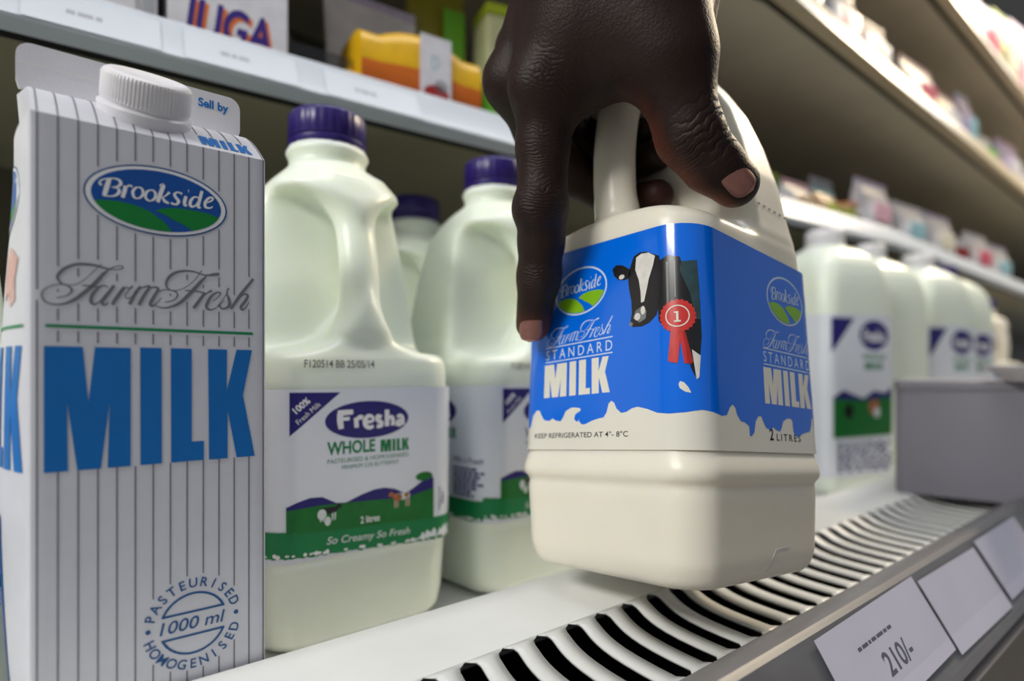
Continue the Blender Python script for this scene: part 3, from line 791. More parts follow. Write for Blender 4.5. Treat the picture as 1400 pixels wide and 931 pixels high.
def large_jug(label, loc, rz, capm, plain=False):
    t = thing('milk_jug', label, 'milk jug', loc, rz, 'large milk jugs farther along the shelf')
    add_body(LARGE, M['milk'], t); add_cap(LARGE, M[capm], t)
    if not plain: large_label(LARGE, t)
    return t
big1 = large_jug('large blurred white jug with navy and green label right behind the held jug', (770, 325, -10), math.radians(-20), 'cap_white')
big2 = copy_tree(big1); big2.location = Vector((1036, 306, -10)) * S; big2.rotation_euler.z = math.radians(-20)
big2['label'] = 'large white jug with navy label rising behind the left end of the grey box'
cap_p = large_jug('white jug with a dark purple cap rising behind the grey box', (1172, 312, -10), math.radians(-20), 'cap_purple')

large_jug('unlabelled white jug set back between the two navy-labelled jugs left of the grey box', (905, 326, -10), math.radians(-20), 'cap_white', True)

# ------------------------------------------------------------------ the held jug with the blue label
BROOK = JugForm([(0, 45.5), (1.5, 47.6), (4, 49), (9, 50.4), (33, 51.7), (37, 51.8), (39, 51.2), (41, 52.8), (43, 53.6), (46, 53.4), (49.5, 52.6), (53, 51.7), (60, 51.6), (138, 50.3), (148, 50.0), (149.4, 49.4), (151, 49.6), (154, 49.2), (157, 48.6), (165, 47.5), (182, 45.5), (200, 42), (216, 37.5), (228, 32), (236, 27), (242, 22.5), (246, 20.6), (270, 20.4)], 15, 158, 228, -8, -6, 256)
BROOK.W0 = 52.5; BROOK.a0 = 37.5; BROOK.total = 8 * 37.5 + 2 * math.pi * 15

def brook_print(pr, off, sq=1.0, head=True):
    A = lambda pg: [[(off + (p[0]) * sq, p[1] - .03 * off) for p in q] for q in pg]
    T = lambda pg: A(place(pg, 13.5, 56.3, 173.7, 196.9, -25.5, 9.0, 113.4, 135.6, .0))
    ex = lambda pg: T(pg)
    pr.add(T(ellipse(34.9, 185.3, 21.4, 11.6)), M['bpale'], 2)
    pr.add(T(ellipse(34.9, 185.3, 20.3, 10.8)), M['bblue'], 3)
    for h in (HILL_A, HILL_B): pr.add(T(poly(clip_ell(densify(h), 34.9, 185.3, 19.9, 10.5))), M['bgreen'], 4)
    pr.add(T(bs_polys(.85)), M['bpale'], 5)
    pr.add(A(place(ff_polys(.8), 3, 65.3, 148.5, 163.5, -31.0, 12.2, 101.2, 110.5, .0)), M['bpale'], 2)
    pr.add(A(rect(-31.6, 12.4, 100.3, 100.8) + rect(-31.6, 12.4, 93.4, 93.9)), M['bpale'], 2)
    pr.add(A(fit_text('STANDARD', -31.4, 12.2, 94.7, 99.3, space=1.5)), M['bpale'], 2)
    pr.add(A(place(milk_polys(), 3.6, 66, 96.3, 135.5, -32.2, 10.8, 76.8, 92.4)), M['bwhite'], 2)

def brook_label(form, parent):
    pr = Print(); P = form.total
    SK = -.03
    # the blue field above a splashing lower edge, once per face pair
    edge = [(-45, 61.5), (-43.7, 61.3), (-41.5, 63), (-40, 67.6), (-37.5, 70), (-35.2, 70), (-33.6, 67.6), (-31.7, 65.5), (-28, 65), (-25.5, 66.2), (-23.5, 65.2), (-20.1, 64.8), (-18.5, 66.5), (-16.8, 69.4), (-13.1, 71), (-9.6, 71), (-8.6, 70.2), (-8.4, 69.0), (-8.2, 66.0), (-7.6, 64.6), (-6, 63.4), (-3.8, 63.6), (0, 65), (4, 66.0), (7, 66.4), (8.8, 68.4), (10, 72.2), (11.6, 73.4), (13.2, 72.6), (14.6, 70), (17.1, 68.2), (20, 68.6), (23, 70), (26, 70.6), (31, 69.6), (36, 68), (41, 67.6), (47, 68.2), (53, 69.4), (58, 68.8), (62.3, 67.8), (66, 68.4), (68.4, 71.6), (70.6, 73), (72.4, 71.8), (73.6, 69), (76.1, 66.8), (79, 66.6), (82.4, 65.2)]
    rep = 127.5
    E_ = [(x + k * rep, y - .03 * (x + k * rep)) for k in (-2, -1, 0, 1) for x, y in edge]
    E_ = [p for p in E_ if -P / 2 <= p[0] <= P / 2]
    E_ = [(-P / 2, 66)] + E_ + [(P / 2, 62)]
    tp = lambda u: max(137.0, min(147.4, 144.6 - .048 * u))
    for i in range(len(E_) - 1):
        a, b = E_[i], E_[i + 1]
        if b[0] - a[0] > 1e-4: pr.add([[a, b, (b[0], tp(b[0])), (a[0], tp(a[0]))]], M['bblue'], 1)
    # re-entrant hook of the splash
    pr.add(poly([(-9.0, 69.0), (-8.2, 68.6), (-8.2, 65.2), (-9.6, 65.0), (-11.0, 66.2), (-10.4, 68.0)]), M['bblue'], 2)
    pr.add(poly([(-10, 71), (-7.6, 71.0), (-6.8, 70.2), (-7.4, 69.4), (-9.6, 69.2)]), M['bwhite'], 2)
    for k in (-1, 0, 1):
        off = k * rep
        sq = 1.0 if k == 0 else .98
        brook_print(pr, off, sq)
        B = lambda pg: [[(off + p[0], p[1] - .03 * off) for p in q] for q in pg]
        # cow's head: hide, ear, blaze, muzzle, neck, painted glints
        pr.add(B(poly([(22.3, 128.0), (24.8, 133.1), (28, 134), (31.6, 133.6), (38.3, 130.2), (39.4, 124), (39.2, 117.5), (38.0, 110), (36.6, 105.9), (33, 103.4), (29.1, 102.4), (24, 102.8), (22.6, 105.2), (23.4, 109), (23.2, 114), (22.0, 119), (21.4, 124)])), M['bcow'], 2)
        pr.add(B(poly([(22.6, 124.6), (20, 123.8), (16, 124.6), (13.2, 127), (12.2, 130.2), (14.4, 131.6), (18, 130.8), (21, 129), (23, 127.6)])), M['bcow'], 2)
        pr.add(B(ellipse(17.8, 125.6, 1.6, 1.0)), M['bcow_white'], 3)
        pr.add(B(poly([(26.2, 132.2), (29, 133.2), (33, 132.8), (36.4, 130.6), (35.2, 126.6), (33, 121.8), (31.6, 117), (30.2, 112.6), (28.6, 112.4), (28.4, 117), (27.6, 122), (25.6, 127)])), M['bcow_white'], 3)
        pr.add(B(poly([(24.2, 106.4), (25.6, 109.6), (28.8, 110.8), (31.4, 108.6), (31.0, 105.4), (27.8, 104.2)])), M['bcow_grey'], 3)
        pr.add(B(ellipse(26.6, 106.8, 1.6, 1.5) + ellipse(29.6, 109, 1.2, 1.8)), M['bcow_white'], 4)
        pr.add(B(ellipse(23.0, 104.2, 1.1, .8)), M['bcow_grey'], 4)
        pr.add(B(poly([(38.6, 128.2), (42, 129.6), (46.3, 128.4), (46.9, 126.4), (52.6, 126.8), (53.4, 110), (53.6, 96), (52.4, 84), (51.2, 79.6), (49.4, 83.6), (47.4, 92), (44.4, 101), (40.5, 99.6), (37.6, 103.4), (37.2, 112), (38.6, 120)])), M['bcow'], 2)
        pr.add(B(poly([(46.9, 126.4), (52.6, 126.8), (53.2, 116), (53.4, 103), (51.4, 103), (49.8, 113), (46.2, 123)])), M['bneck'], 3)
        pr.add(B(rect(41.2, 42.0, 106, 127) + rect(44.2, 44.7, 112, 127)), M['bcow_grey'], 3)  # two thin vertical lamp glints painted on the label's rounded corner
        pr.add(B(poly([(49.8, 91), (53.0, 88.6), (52.2, 80.2), (51.2, 79.4)])), M['bcow_white'], 3)
        # rosette with numeral one and two tails
        pr.add(B(poly([(42.5, 99), (47.5, 98), (50.2, 86.2), (49.4, 85.4), (47.0, 85.6), (45.8, 95), (44.8, 85.8), (42.2, 86.2), (41.2, 87)])), M['bred'], 4)
        pr.add(B(poly([(46.6, 98), (47.6, 98), (50.2, 86.2), (49.4, 85.4), (48.2, 85.5), (47.6, 92)])), M['bred_dark'], 5)
        ros = []
        for i in range(44):
            a = 2 * math.pi * i / 44; r = 6.9 if i % 2 else 6.3
            ros.append((45.0 + r * math.cos(a), 104.4 + r * math.sin(a)))
        pr.add(B([ros]), M['bred'], 5)
        pr.add(B(ering(45.0, 104.4, 4.4, 4.4, .45, 36)), M['bwhite'], 6)
        pr.add(B(rect(44.6, 45.4, 102.4, 106.2) + rect(43.8, 46.2, 102.0, 102.6) + rect(43.9, 45, 105.6, 106.2)), M['bwhite'], 6)
        pr.add(B(poly([(45.4, 78.8), (46.8, 78.2), (48.2, 76.4), (49.2, 74.2), (47.2, 74.6), (45.2, 76.0), (44.8, 77.6)])), M['bwhite'], 2)
    pr.add(fit_text('KEEP REFRIGERATED AT 4\u00b0- 8\u00b0C', -38, 20.8, 57.9, 60.3, fat=.006), M['black_ink'], 1)
    pr.add(fit_text('2', 98.4, 101.6, 57.6, 62.6, fat=.02), M['black_ink'], 1)
    pr.add(fit_text('LITRES', 104.2, 125.6, 57.6, 60.6, space=1.4, fat=.008), M['black_ink'], 1)
    return sleeve(form, 52.5, 141.4, M['bwhite'], pr, parent, off=.75, hs=[52.6, 56, 60, 100, 134], vc=[56, 60, 100, 138])

def brook_parts(t, capm='cap_purple'):
    add_body(BROOK, M['milk_cream'], t); add_cap(BROOK, M[capm], t)
    brook_label(BROOK, t)
    # moulded recycling tab near the base of the right face
    mb = MB()
    def fm(u, h, l): return BROOK.wrap(u, h, -.6 + l)
    c = BROOK.total / 4
    path = [(-1.5, 4.5), (2.5, 9.5), (5, 12.4), (16, 12.8)]
    for a, b in zip(path[:-1], path[1:]):
        dx, dy = b[0] - a[0], b[1] - a[1]; L = math.hypot(dx, dy); nx, ny = -dy / L * .5, dx / L * .5
        q = [(a[0] + nx, a[1] + ny), (b[0] + nx, b[1] + ny), (b[0] - nx, b[1] - ny), (a[0] - nx, a[1] - ny)]
        mb.add([fm(c + x, y, .1) for x, y in q] + [fm(c + x, y, .75) for x, y in q], [(3, 2, 1, 0), (4, 5, 6, 7), (0, 1, 5, 4), (1, 2, 6, 5), (2, 3, 7, 6), (3, 0, 4, 7)])
    mb.build('moulded_mark', M['milk_cream'], t)
    return t
RJ = Matrix(((0.9949, 0.0156, 0.0994), (-0.0249, 0.9953, 0.0934), (-0.0975, -0.0954, 0.9907)))
BJ = Vector((241.9, 172.98, 36.84))
held = thing('milk_jug', 'cream two litre jug with bright blue label held by its handle above the grille', 'milk jug', BJ)
held.rotation_euler = (RJ @ Matrix.Rotation(math.radians(-90), 3, 'Z')).to_euler()
brook_parts(held)
pd = Print(); 
for k in range(6): pd.add(rect(10 + k * 4.6, 12.2 + k * 4.6, 164.5 - k * .2, 165.6 - k * .2), M['ink'], 1)
mb = MB(); pd.into(mb, lambda u, h, l: (BROOK.hw(h) + .35, u - 4, h)); mb.build('printed_date', pd.mats, held)
far1 = copy_tree(held); far1.location = Vector((1300, 318, -10)) * S; far1.rotation_euler = (0, 0, math.radians(-18))
far1['label'] = 'far cream jug with a blue label behind the grey box, nearer of two'
far2 = copy_tree(held); far2.location = Vector((1440, 318, -10)) * S; far2.rotation_euler = (0, 0, math.radians(-18))
far2['label'] = 'farthest cream jug with blue label, at the right picture edge'
for o in (far1, far2): o['group'] = 'blue-labelled jugs at the far end'

# ------------------------------------------------------------------ the striped gable-top carton (local: front face y = 0, x 0..70)
ct = thing('milk_carton', 'tall white gable-top milk carton with grey pinstripes and big blue MILK lettering', 'milk carton', (6.8, 236.0, -10))
CW, CH = 70.0, 207.0
def bulge(t, z): return max(.42 * math.sin(math.pi * min(max(t, 0), 1)) * min(1, max(0, (z - 60) / 90)), math.sin(math.pi * min(max(t, 0), 1)) * math.sin(math.pi * min(max((z + 14) / (CH + 14), 0), 1)) ** .7)
def cpt(face, u, z, off=0.0):                             # face: 0 front, 1 right, 2 back, 3 left; u along it seen from outside
    b = bulge(u / CW, z)
    if face == 0: return (u, -off - .25 * b, z)
    if face == 1: return (CW + 4.5 * b + off, u, z)
    if face == 2: return (CW - u, CW + 4.0 * b + off, z)
    return (-7.2 * b - off, CW - u, z)
v, f = [], []
us = [.0, 1.2, 4, 9, 15, 22, 29, 35, 41, 48, 55, 61, 66, 68.8]
def rp(face, u, z):
    p = cpt(face, u, z); r = 1.2                            # rounded vertical folds
    return p
zs = [-10, -9] + [8 + i * (CH - 8) / 16 for i in range(17)]
for z in zs:
    for face in range(4):
        for u in us:
            p = list(cpt(face, u, z))
            if u == 0:
                k = .35; cx, cy = CW / 2, CW / 2
                p[0] += (k if p[0] < cx else -k); p[1] += (k if p[1] < cy else -k)
            v.append(tuple(p))
n = len(us) * 4
for j in range(len(zs) - 1):
    for i in range(n): f.append((j * n + i, j * n + (i + 1) % n, (j + 1) * n + (i + 1) % n, (j + 1) * n + i))
f.append(tuple(reversed(range(n))))
cb = MB().add(v, f, 0)
ZR, YR = 226.0, 34.2
# roof panels with a soft fold, ends tucked in
def rz_(t): return CH + (ZR - CH) * (t + .15 * math.sin(math.pi * t))
def roof(front):
    y = (lambda t: t * YR) if front else (lambda t: CW - t * YR)
    vv = []; ts = [i / 10 for i in range(11)]
    for t in ts:
        z = rz_(t)
        for k in range(9): vv.append((.35 + (CW - .7) * k / 8, y(t), z))
    ff_ = []
    for j in range(len(ts) - 1):
        for k in range(8):
            q = (j * 9 + k, j * 9 + k + 1, (j + 1) * 9 + k + 1, (j + 1) * 9 + k)
            ff_.append(q if front else q[::-1])
    cb.add(vv, ff_, 0)
roof(True); roof(False)
for x0, sg in ((.35, 1), (CW - .35, -1)):
    I = (x0 - sg * 2.6, CW / 2, ZR - 3)
    e1 = [(x0, i / 10 * YR, rz_(i / 10)) for i in range(11)]; e2 = [(x0, CW - y, z) for _, y, z in reversed(e1)]
    vv = [I] + e1 + e2
    q = [(0, i + 1, i) for i in range(1, 11)] + [(0, i + 1, i) for i in range(12, 22)] + [(0, 1, 22)]
    cb.add(vv, q if sg > 0 else [p[::-1] for p in q], 0)
# top fin with rounded corners
fx0, fx1, fz0, fz1, r = -2.6, 70.6, ZR - .6, 241.6, 4.5
out = [(fx0 + .8, fz0), (fx1 - .8, fz0), (fx1, fz0 + 3)] + [(fx1 - r + r * math.cos(a), fz1 - r + r * math.sin(a)) for a in [i * math.pi / 12 for i in range(7)]] + \
      [(fx0 + r - r * math.sin(a), fz1 - r + r * math.cos(a)) for a in [i * math.pi / 12 for i in range(7)]] + [(fx0, fz0 + 3)]
k = len(out)
cb.add([(x, 34.1, z) for x, z in out] + [(x, 35.9, z) for x, z in out],
       [tuple(range(k)), tuple(reversed(range(k, 2 * k)))], 0)
cb.add([(x, 34.1, z) for x, z in out] + [(x, 35.9, z) for x, z in out], [(i, k + i, k + (i + 1) % k, (i + 1) % k) for i in range(k)], 1)
cb.add([(x, 35.0 - 1.1, z) for x, z in [(fx0 + .6, 234.3), (24, 234.3), (24, 234.5), (fx0 + .6, 234.5)]], [(0, 1, 2, 3)], 1)
# front print
pr = Print(); idt = lambda pg: pg
logo(pr, idt, M['wink'], M['lblue'], M['green'], M['wink'], 1.0, M['dblue'])
pr.add(ff_polys(), M['silver'], 2)
pr.add(rect(4.0, 65.3, 141.1, 142.1), M['gline'], 2)
pr.add(milk_polys(), M['cblue'], 2)
EX, EY = 45.4, 39.5
def arc_text(s, r, a_mid, step, out_up=True, size=4.6):
    for i, ch in enumerate(s):
        o = (i - (len(s) - 1) / 2) * step
        a = math.radians(a_mid - o if out_up else a_mid + o)
        rr = r
        rot = a - math.pi / 2 if out_up else a + math.pi / 2
        pr.add(text2d(ch, size, EX + rr * math.cos(a), EY + rr * math.sin(a), rot=rot, fat=.012, sx=.95), M['dblue'], 2)
arc_text('PASTEURISED', 12.5, 91, 14.2)
arc_text('HOMOGENISED', 15.7, 269, 14.2, False)
pr.add(ellipse(EX - 14.0, EY + .3, .8, .8, 14) + ellipse(EX + 14.0, EY + .3, .8, .8, 14), M['dblue'], 2)
for sg in (1, -1):
    pr.add(ering(EX, EY, 10.8, 10.8, .75, 30, 22 if sg > 0 else 202, 158 if sg > 0 else 338), M['dblue'], 2)
    h = 10.8 * math.sin(math.radians(22)); w = 10.8 * math.cos(math.radians(22))
    pr.add(rect(EX - w, EX + w, EY + sg * h - .37, EY + sg * h + .37), M['dblue'], 2)
pr.add(fit_text('1000 ml', EX - 10.6, EX + 10.2, EY - 2.0, EY + 2.3, shear=.2, fat=.006), M['dblue'], 2)
# pinstripes, broken where the print stands
inkpts = np.array([p[:2] for s in FF for p in spline(s, 4)])
def blocked(x, z):
    if ((x - 34.9) / 22.3) ** 2 + ((z - 185.3) / 12.6) ** 2 < 1: return True
    if math.hypot(x - EX, z - EY) < 16.6: return True
    if 95.2 < z < 136.6:
        if z > 96 and x > 2.8 and x < 66.5: return True
    if 139.9 < z < 143.3 and 3 < x < 66: return True
    if 147 < z < 165 and np.min(np.hypot(inkpts[:, 0] - x, inkpts[:, 1] - z)) < 1.5: return True
    return False
for i in range(14):
    x = 1.9 + i * 5.17
    z = 3.0; st = None
    while z <= CH + .01:
        bl = blocked(x, z) or z > CH - .2
        if not bl and st is None: st = z
        if bl and st is not None:
            if z - st > .8: pr.add(rect(x - .2, x + .2, st, z), M['line'], 1)
            st = None
        z += .4
def cut2(pg, cu, cv):
    pg = split_u(pg, cu)
    pg = [[(y, x) for x, y in p] for p in pg]; pg = split_u(pg, cv)
    return [[(y, x) for x, y in p] for p in pg]
off0 = len(cb.f)
cu = [i * 7 for i in range(1, 10)]; cv = [i * 12 for i in range(1, 18)]
pr.items = [(cut2(p, cu, cv), m, l) for p, m, l in pr.items]
pr.into(cb, lambda u, z, l: cpt(0, u, z, .08 + .04 * l), (), 2)
# left face print
ps = Print(); ps.mats = pr.mats
logo(ps, idt, M['wink'], M['lblue'], M['green'], M['wink'], 1.0, M['dblue'])
ps.add(rect(4, 66, 141.1, 142.1), M['gline'], 2); ps.add(milk_polys(), M['cblue'], 2)
ps.add(poly([(44, 165), (48, 168), (54, 166), (60, 163), (57, 157), (58, 150), (53, 148), (49, 153), (45, 150), (43, 158)]), M['pink'], 2)
ps.add(rect(2, 44, 8, 80), M['lblue'], 1)
ps.items = [(cut2(p, [i * 3.5 for i in range(1, 20)], cv), m, l) for p, m, l in ps.items]
ps.into(cb, lambda u, z, l: cpt(3, u, z, .12 + .05 * l), (), 2)
# roof print: stripes, MILK, sell-by
pg = Print(); pg.mats = pr.mats
def rmap(u, t, l):                                        # t: millimetres up the slope
    q = t / math.hypot(YR, ZR - CH); nz, ny = YR / math.hypot(YR, ZR - CH), -(ZR - CH) / math.hypot(YR, ZR - CH)
    lift = .1 + .05 * l
    return (u, q * YR + ny * lift, rz_(q) + nz * lift)
for i in range(14):
    x = 1.9 + i * 5.17
    if not (48 < x < 67): pg.add(rect(x - .2, x + .2, .3, 36.5), M['line'], 1)
    else: pg.add(rect(x - .2, x + .2, 10.2, 36.5), M['line'], 1)
pg.add(place(milk_polys(), 3.6, 66, 96.3, 135.5, 48.5, 66, 2.2, 9.4), M['cblue'], 2)
for x in (2, 7, 12): pg.add(rect(x, x + 3.8, 35.2, 35.9), M['line'], 2)
pg.items = [(cut2(p, cu, [math.hypot(YR, ZR - CH) * i / 10 for i in range(1, 10)]), m, l) for p, m, l in pg.items]
pg.into(cb, rmap, (), 2)
pf = Print(); pf.mats = pr.mats
pf.add(fit_text('Sell by', 54.6, 66, 233.8, 238.4, fat=.03), M['cblue'], 2)
pf.into(cb, lambda u, z, l: (u, 34.1 - .05 * l, z), (), 2)
cb.v = [(x, y, z + 10) for x, y, z in cb.v]
cb.build('carton_body', [M['card'], M['card_edge']] + pr.mats, ct, True, 25)
# screw cap on the front roof panel
ang = math.atan2(ZR - CH, YR)
mbc = MB().lathe([(14.6, -2.0), (14.8, 3.0), (14.2, 3.6), (13.6, 3.8), (13.6, 4.6), (14.0, 4.8), (13.9, 6.0), (13.7, 12.6), (13.2, 13.8), (12.0, 14.5), (10.8, 14.4), (10.2, 14.1), (.4, 14.1)], n=288, rib=.22, ribz=(5.9, 12.7))
def tilt(p): 
    x, y, z = p; c, s_ = math.cos(ang), math.sin(ang)
    return (x + 33.2, y * c - z * s_ + 16.5, y * s_ + z * c + CH + 16.5 * math.tan(ang) + 2.0)
mbc.v = [tilt(p) for p in mbc.v]; mbc.v = [(x, y, z + 10) for x, y, z in mbc.v]
mbc.build('screw_cap', M['cap_white'], ct, True, 45)

# ================================================================== the hand
FWD = np.array([math.sin(YAW), math.cos(YAW), 0.0]); RGT = np.array([math.cos(YAW), -math.sin(YAW), 0.0]); UPV = np.array([0, 0, 1.0])
def at(px, py, z):                                        # pixel + distance along the view axis -> point in the place (mm)
    return FWD * z + RGT * ((px - CX) / F_PX * z) + UPV * ((HY - py) / F_PX * z + CAM_Z)

skin = bpy.data.materials.new('dark_brown_skin'); skin.use_nodes = True
def skin_nodes(m, joints):
    nt = m.node_tree; b = nt.nodes['Principled BSDF']; N = nt.nodes.new; Lk = nt.links.new
    b.inputs['Roughness'].default_value = .54; b.inputs['Specular IOR Level'].default_value = .3
    b.inputs['Subsurface Weight'].default_value = .12; b.inputs['Subsurface Radius'].default_value = (1, .4, .25); b.inputs['Subsurface Scale'].default_value = .002
    tc = N('ShaderNodeTexCoord')
    at_ = N('ShaderNodeAttribute'); at_.attribute_name = 'palmar'
    n = N('ShaderNodeTexNoise'); n.inputs['Scale'].default_value = 90; n.inputs['Detail'].default_value = 4
    Lk(tc.outputs['Object'], n.inputs['Vector'])
    r1 = N('ShaderNodeMix'); r1.data_type = 'RGBA'
    r1.inputs['A'].default_value = lin((26, 12, 8)); r1.inputs['B'].default_value = lin((40, 20, 13))
    Lk(n.outputs['Fac'], r1.inputs['Factor'])
    r2 = N('ShaderNodeMix'); r2.data_type = 'RGBA'; r2.inputs['B'].default_value = lin((122, 60, 42))
    Lk(at_.outputs['Fac'], r2.inputs['Factor']); Lk(r1.outputs['Result'], r2.inputs['A'])
    Lk(r2.outputs['Result'], b.inputs['Base Color'])
    # fine skin grain plus crosswise creases over the joints
    vo = N('ShaderNodeTexVoronoi'); vo.inputs['Scale'].default_value = 900; Lk(tc.outputs['Object'], vo.inputs['Vector'])
    n3 = N('ShaderNodeTexNoise'); n3.inputs['Scale'].default_value = 260; n3.inputs['Detail'].default_value = 6; Lk(tc.outputs['Object'], n3.inputs['Vector'])
    nd = N('ShaderNodeTexNoise'); nd.inputs['Scale'].default_value = 120; nd.inputs['Detail'].default_value = 2; Lk(tc.outputs['Object'], nd.inputs['Vector'])
    total = None
    def add(a, b2):
        if a is None: return b2
        m_ = N('ShaderNodeMath'); m_.operation = 'ADD'; Lk(a, m_.inputs[0]); Lk(b2, m_.inputs[1]); return m_.outputs[0]
    for (c, d, rad, amp, freq) in joints:
        sub = N('ShaderNodeVectorMath'); sub.operation = 'SUBTRACT'; Lk(tc.outputs['Object'], sub.inputs[0]); sub.inputs[1].default_value = tuple(np.array(c) * S)
        ln = N('ShaderNodeVectorMath'); ln.operation = 'LENGTH'; Lk(sub.outputs[0], ln.inputs[0])
        mr = N('ShaderNodeMapRange'); mr.inputs['From Min'].default_value = rad * S; mr.inputs['From Max'].default_value = rad * .35 * S
        mr.inputs['To Min'].default_value = 0; mr.inputs['To Max'].default_value = amp; mr.interpolation_type = 'SMOOTHSTEP'
        Lk(ln.outputs['Value'], mr.inputs['Value'])
        dt = N('ShaderNodeVectorMath'); dt.operation = 'DOT_PRODUCT'; Lk(sub.outputs[0], dt.inputs[0]); dt.inputs[1].default_value = tuple(d)
        nm = N('ShaderNodeMath'); nm.operation = 'MULTIPLY_ADD'; Lk(nd.outputs['Fac'], nm.inputs[0]); nm.inputs[1].default_value = .008; Lk(dt.outputs['Value'], nm.inputs[2])
        mu = N('ShaderNodeMath'); mu.operation = 'MULTIPLY'; Lk(nm.outputs[0], mu.inputs[0]); mu.inputs[1].default_value = 2 * math.pi / (freq * S)
        si = N('ShaderNodeMath'); si.operation = 'SINE'; Lk(mu.outputs[0], si.inputs[0])
        ab = N('ShaderNodeMath'); ab.operation = 'ABSOLUTE'; Lk(si.outputs[0], ab.inputs[0])
        sq = N('ShaderNodeMath'); sq.operation = 'POWER'; Lk(ab.outputs[0], sq.inputs[0]); sq.inputs[1].default_value = .6
        ml = N('ShaderNodeMath'); ml.operation = 'MULTIPLY'; Lk(sq.outputs[0], ml.inputs[0]); Lk(mr.outputs['Result'], ml.inputs[1])
        total = add(total, ml.outputs[0])
    g1 = N('ShaderNodeMath'); g1.operation = 'MULTIPLY'; Lk(vo.outputs['Distance'], g1.inputs[0]); g1.inputs[1].default_value = .16
    g2 = N('ShaderNodeMath'); g2.operation = 'MULTIPLY'; Lk(n3.outputs['Fac'], g2.inputs[0]); g2.inputs[1].default_value = .28
    total = add(add(total, g1.outputs[0]), g2.outputs[0])
    bp = N('ShaderNodeBump'); bp.inputs['Strength'].default_value = .75; bp.inputs['Distance'].default_value = .0009
    Lk(total, bp.inputs['Height']); Lk(bp.outputs['Normal'], b.inputs['Normal'])

HSTEP = 1.15
lo = np.array([118.0, 70.0, 95.0]); hi = np.array([330.0, 290.0, 440.0])
ax = [np.arange(lo[i], hi[i], HSTEP).astype(np.float32) for i in range(3)]
HG_LO, HG_AX, HG_ST = lo, ax, HSTEP
def field(): return np.full([len(a) for a in ax], 60.0, np.float32)
def cone(fld, a, b, r1, r2, k, G=None):                   # rounded cone blended into a field, inside its own box only
    lo, ax, HSTEP = G or (HG_LO, HG_AX, HG_ST)
    a, b = np.array(a, float), np.array(b, float)
    m = max(r1, r2) + k + 6
    mn, mx = np.minimum(a, b) - m, np.maximum(a, b) + m
    sl = tuple(slice(max(0, int((mn[i] - lo[i]) / HSTEP)), max(0, min(fld.shape[i], int((mx[i] - lo[i]) / HSTEP) + 2))) for i in range(3))
    X, Y, Z = np.meshgrid(ax[0][sl[0]], ax[1][sl[1]], ax[2][sl[2]], indexing='ij', sparse=True)
    ba = b - a; l2 = float(ba @ ba); rr = r1 - r2; a2 = l2 - rr * rr; il2 = 1 / l2
    px, py, pz = X - a[0], Y - a[1], Z - a[2]
    y = px * ba[0] + py * ba[1] + pz * ba[2]; z = y - l2
    x2 = (px * l2 - ba[0] * y) ** 2 + (py * l2 - ba[1] * y) ** 2 + (pz * l2 - ba[2] * y) ** 2
    y2 = y * y * l2; z2 = z * z * l2
    kk = np.sign(rr) * rr * rr * x2
    c1 = np.sign(z) * a2 * z2 > kk; c2 = np.sign(y) * a2 * y2 < kk
    d = np.where(c1, np.sqrt(x2 + z2) * il2 - r2, np.where(c2, np.sqrt(x2 + y2) * il2 - r1, (np.sqrt(x2 * a2 * il2) + y * rr) * il2 - r1))
    fld[sl] = smin(fld[sl], d.astype(np.float32), k)
def ball(fld, c, r, k): cone(fld, c, np.array(c) + [0, 0, .5], r, r - .01, k)
def chain(fld, pts, k):
    for (a, ra), (b, rb) in zip(pts[:-1], pts[1:]): cone(fld, a, b, ra, rb, k)

def jl(x, y, z):                                          # old jug frame (handle at -x) -> place
    return np.array(RJ @ Vector((x, y, z)) + BJ)

wrist = at(838, -175, 250)
i_mcp, i_pip, i_dip, i_tip = at(748, 118, 262), at(741, 285, 268), at(737, 378, 279), at(729, 443, 288)
m_mcp = at(706, 112, 284)
m_pip, m_dip, m_tip = jl(-40, 25, 190), jl(-15, 14, 178), jl(-16, -9, 175)
r_mcp, r_pip, r_dip, r_tip = at(716, 70, 302), jl(-38, 27, 208), jl(-13, 14, 199), jl(-15, -8, 196)
p_mcp, p_pip, p_dip, p_tip = at(740, 40, 318), jl(-30, 33, 222), jl(-10, 20, 219), jl(-10, 4, 216)
t_cmc, t_mcp, t_ip, t_tip = at(880, -60, 244), at(914, 78, 246), at(941, 185, 250), at(1004, 250, 257)

fing = field()
f1 = field(); chain(f1, [(i_mcp, 13.5), (at(742, 200, 266), 11.2), (i_pip, 11.0), (at(740, 330, 273), 9.9), (i_dip, 9.6), (i_tip, 8.2)], 4)
ball(f1, at(730, 286, 264), 9.0, 5)
f2 = field(); chain(f2, [(m_mcp, 13), (at(735, 180, 296), 11), (m_pip, 10.2), (m_dip, 9.2), (m_tip, 7.8)], 4)
f3 = field(); chain(f3, [(r_mcp, 12.5), (r_pip, 9.6), (r_dip, 8.8), (r_tip, 7.4)], 4)
f4 = field(); chain(f4, [(p_mcp, 11), (p_pip, 8.4), (p_dip, 7.6), (p_tip, 6.6)], 4)
f5 = field(); chain(f5, [(t_cmc, 17), (t_mcp, 16.5), (at(929, 135, 248), 13.4), (t_ip, 12.6), (at(972, 222, 253), 11.4), (t_tip, 10.2)], 5)
ball(f5, at(955, 178, 247), 8.5, 6)
for q in (f2, f3, f4): fing = smin(fing, q, 1.0)
fing = smin(smin(fing, f1, 1.2), f5, 2.0)
palm = field()
chain(palm, [(i_mcp, 14), (at(790, -30, 252), 17), (wrist, 25)], 8)
chain(palm, [(m_mcp, 13.5), (at(765, -40, 268), 17), (wrist + FWD * 10, 24)], 10)
chain(palm, [(r_mcp, 13), (at(775, -50, 286), 16), (wrist + FWD * 20, 23)], 10)
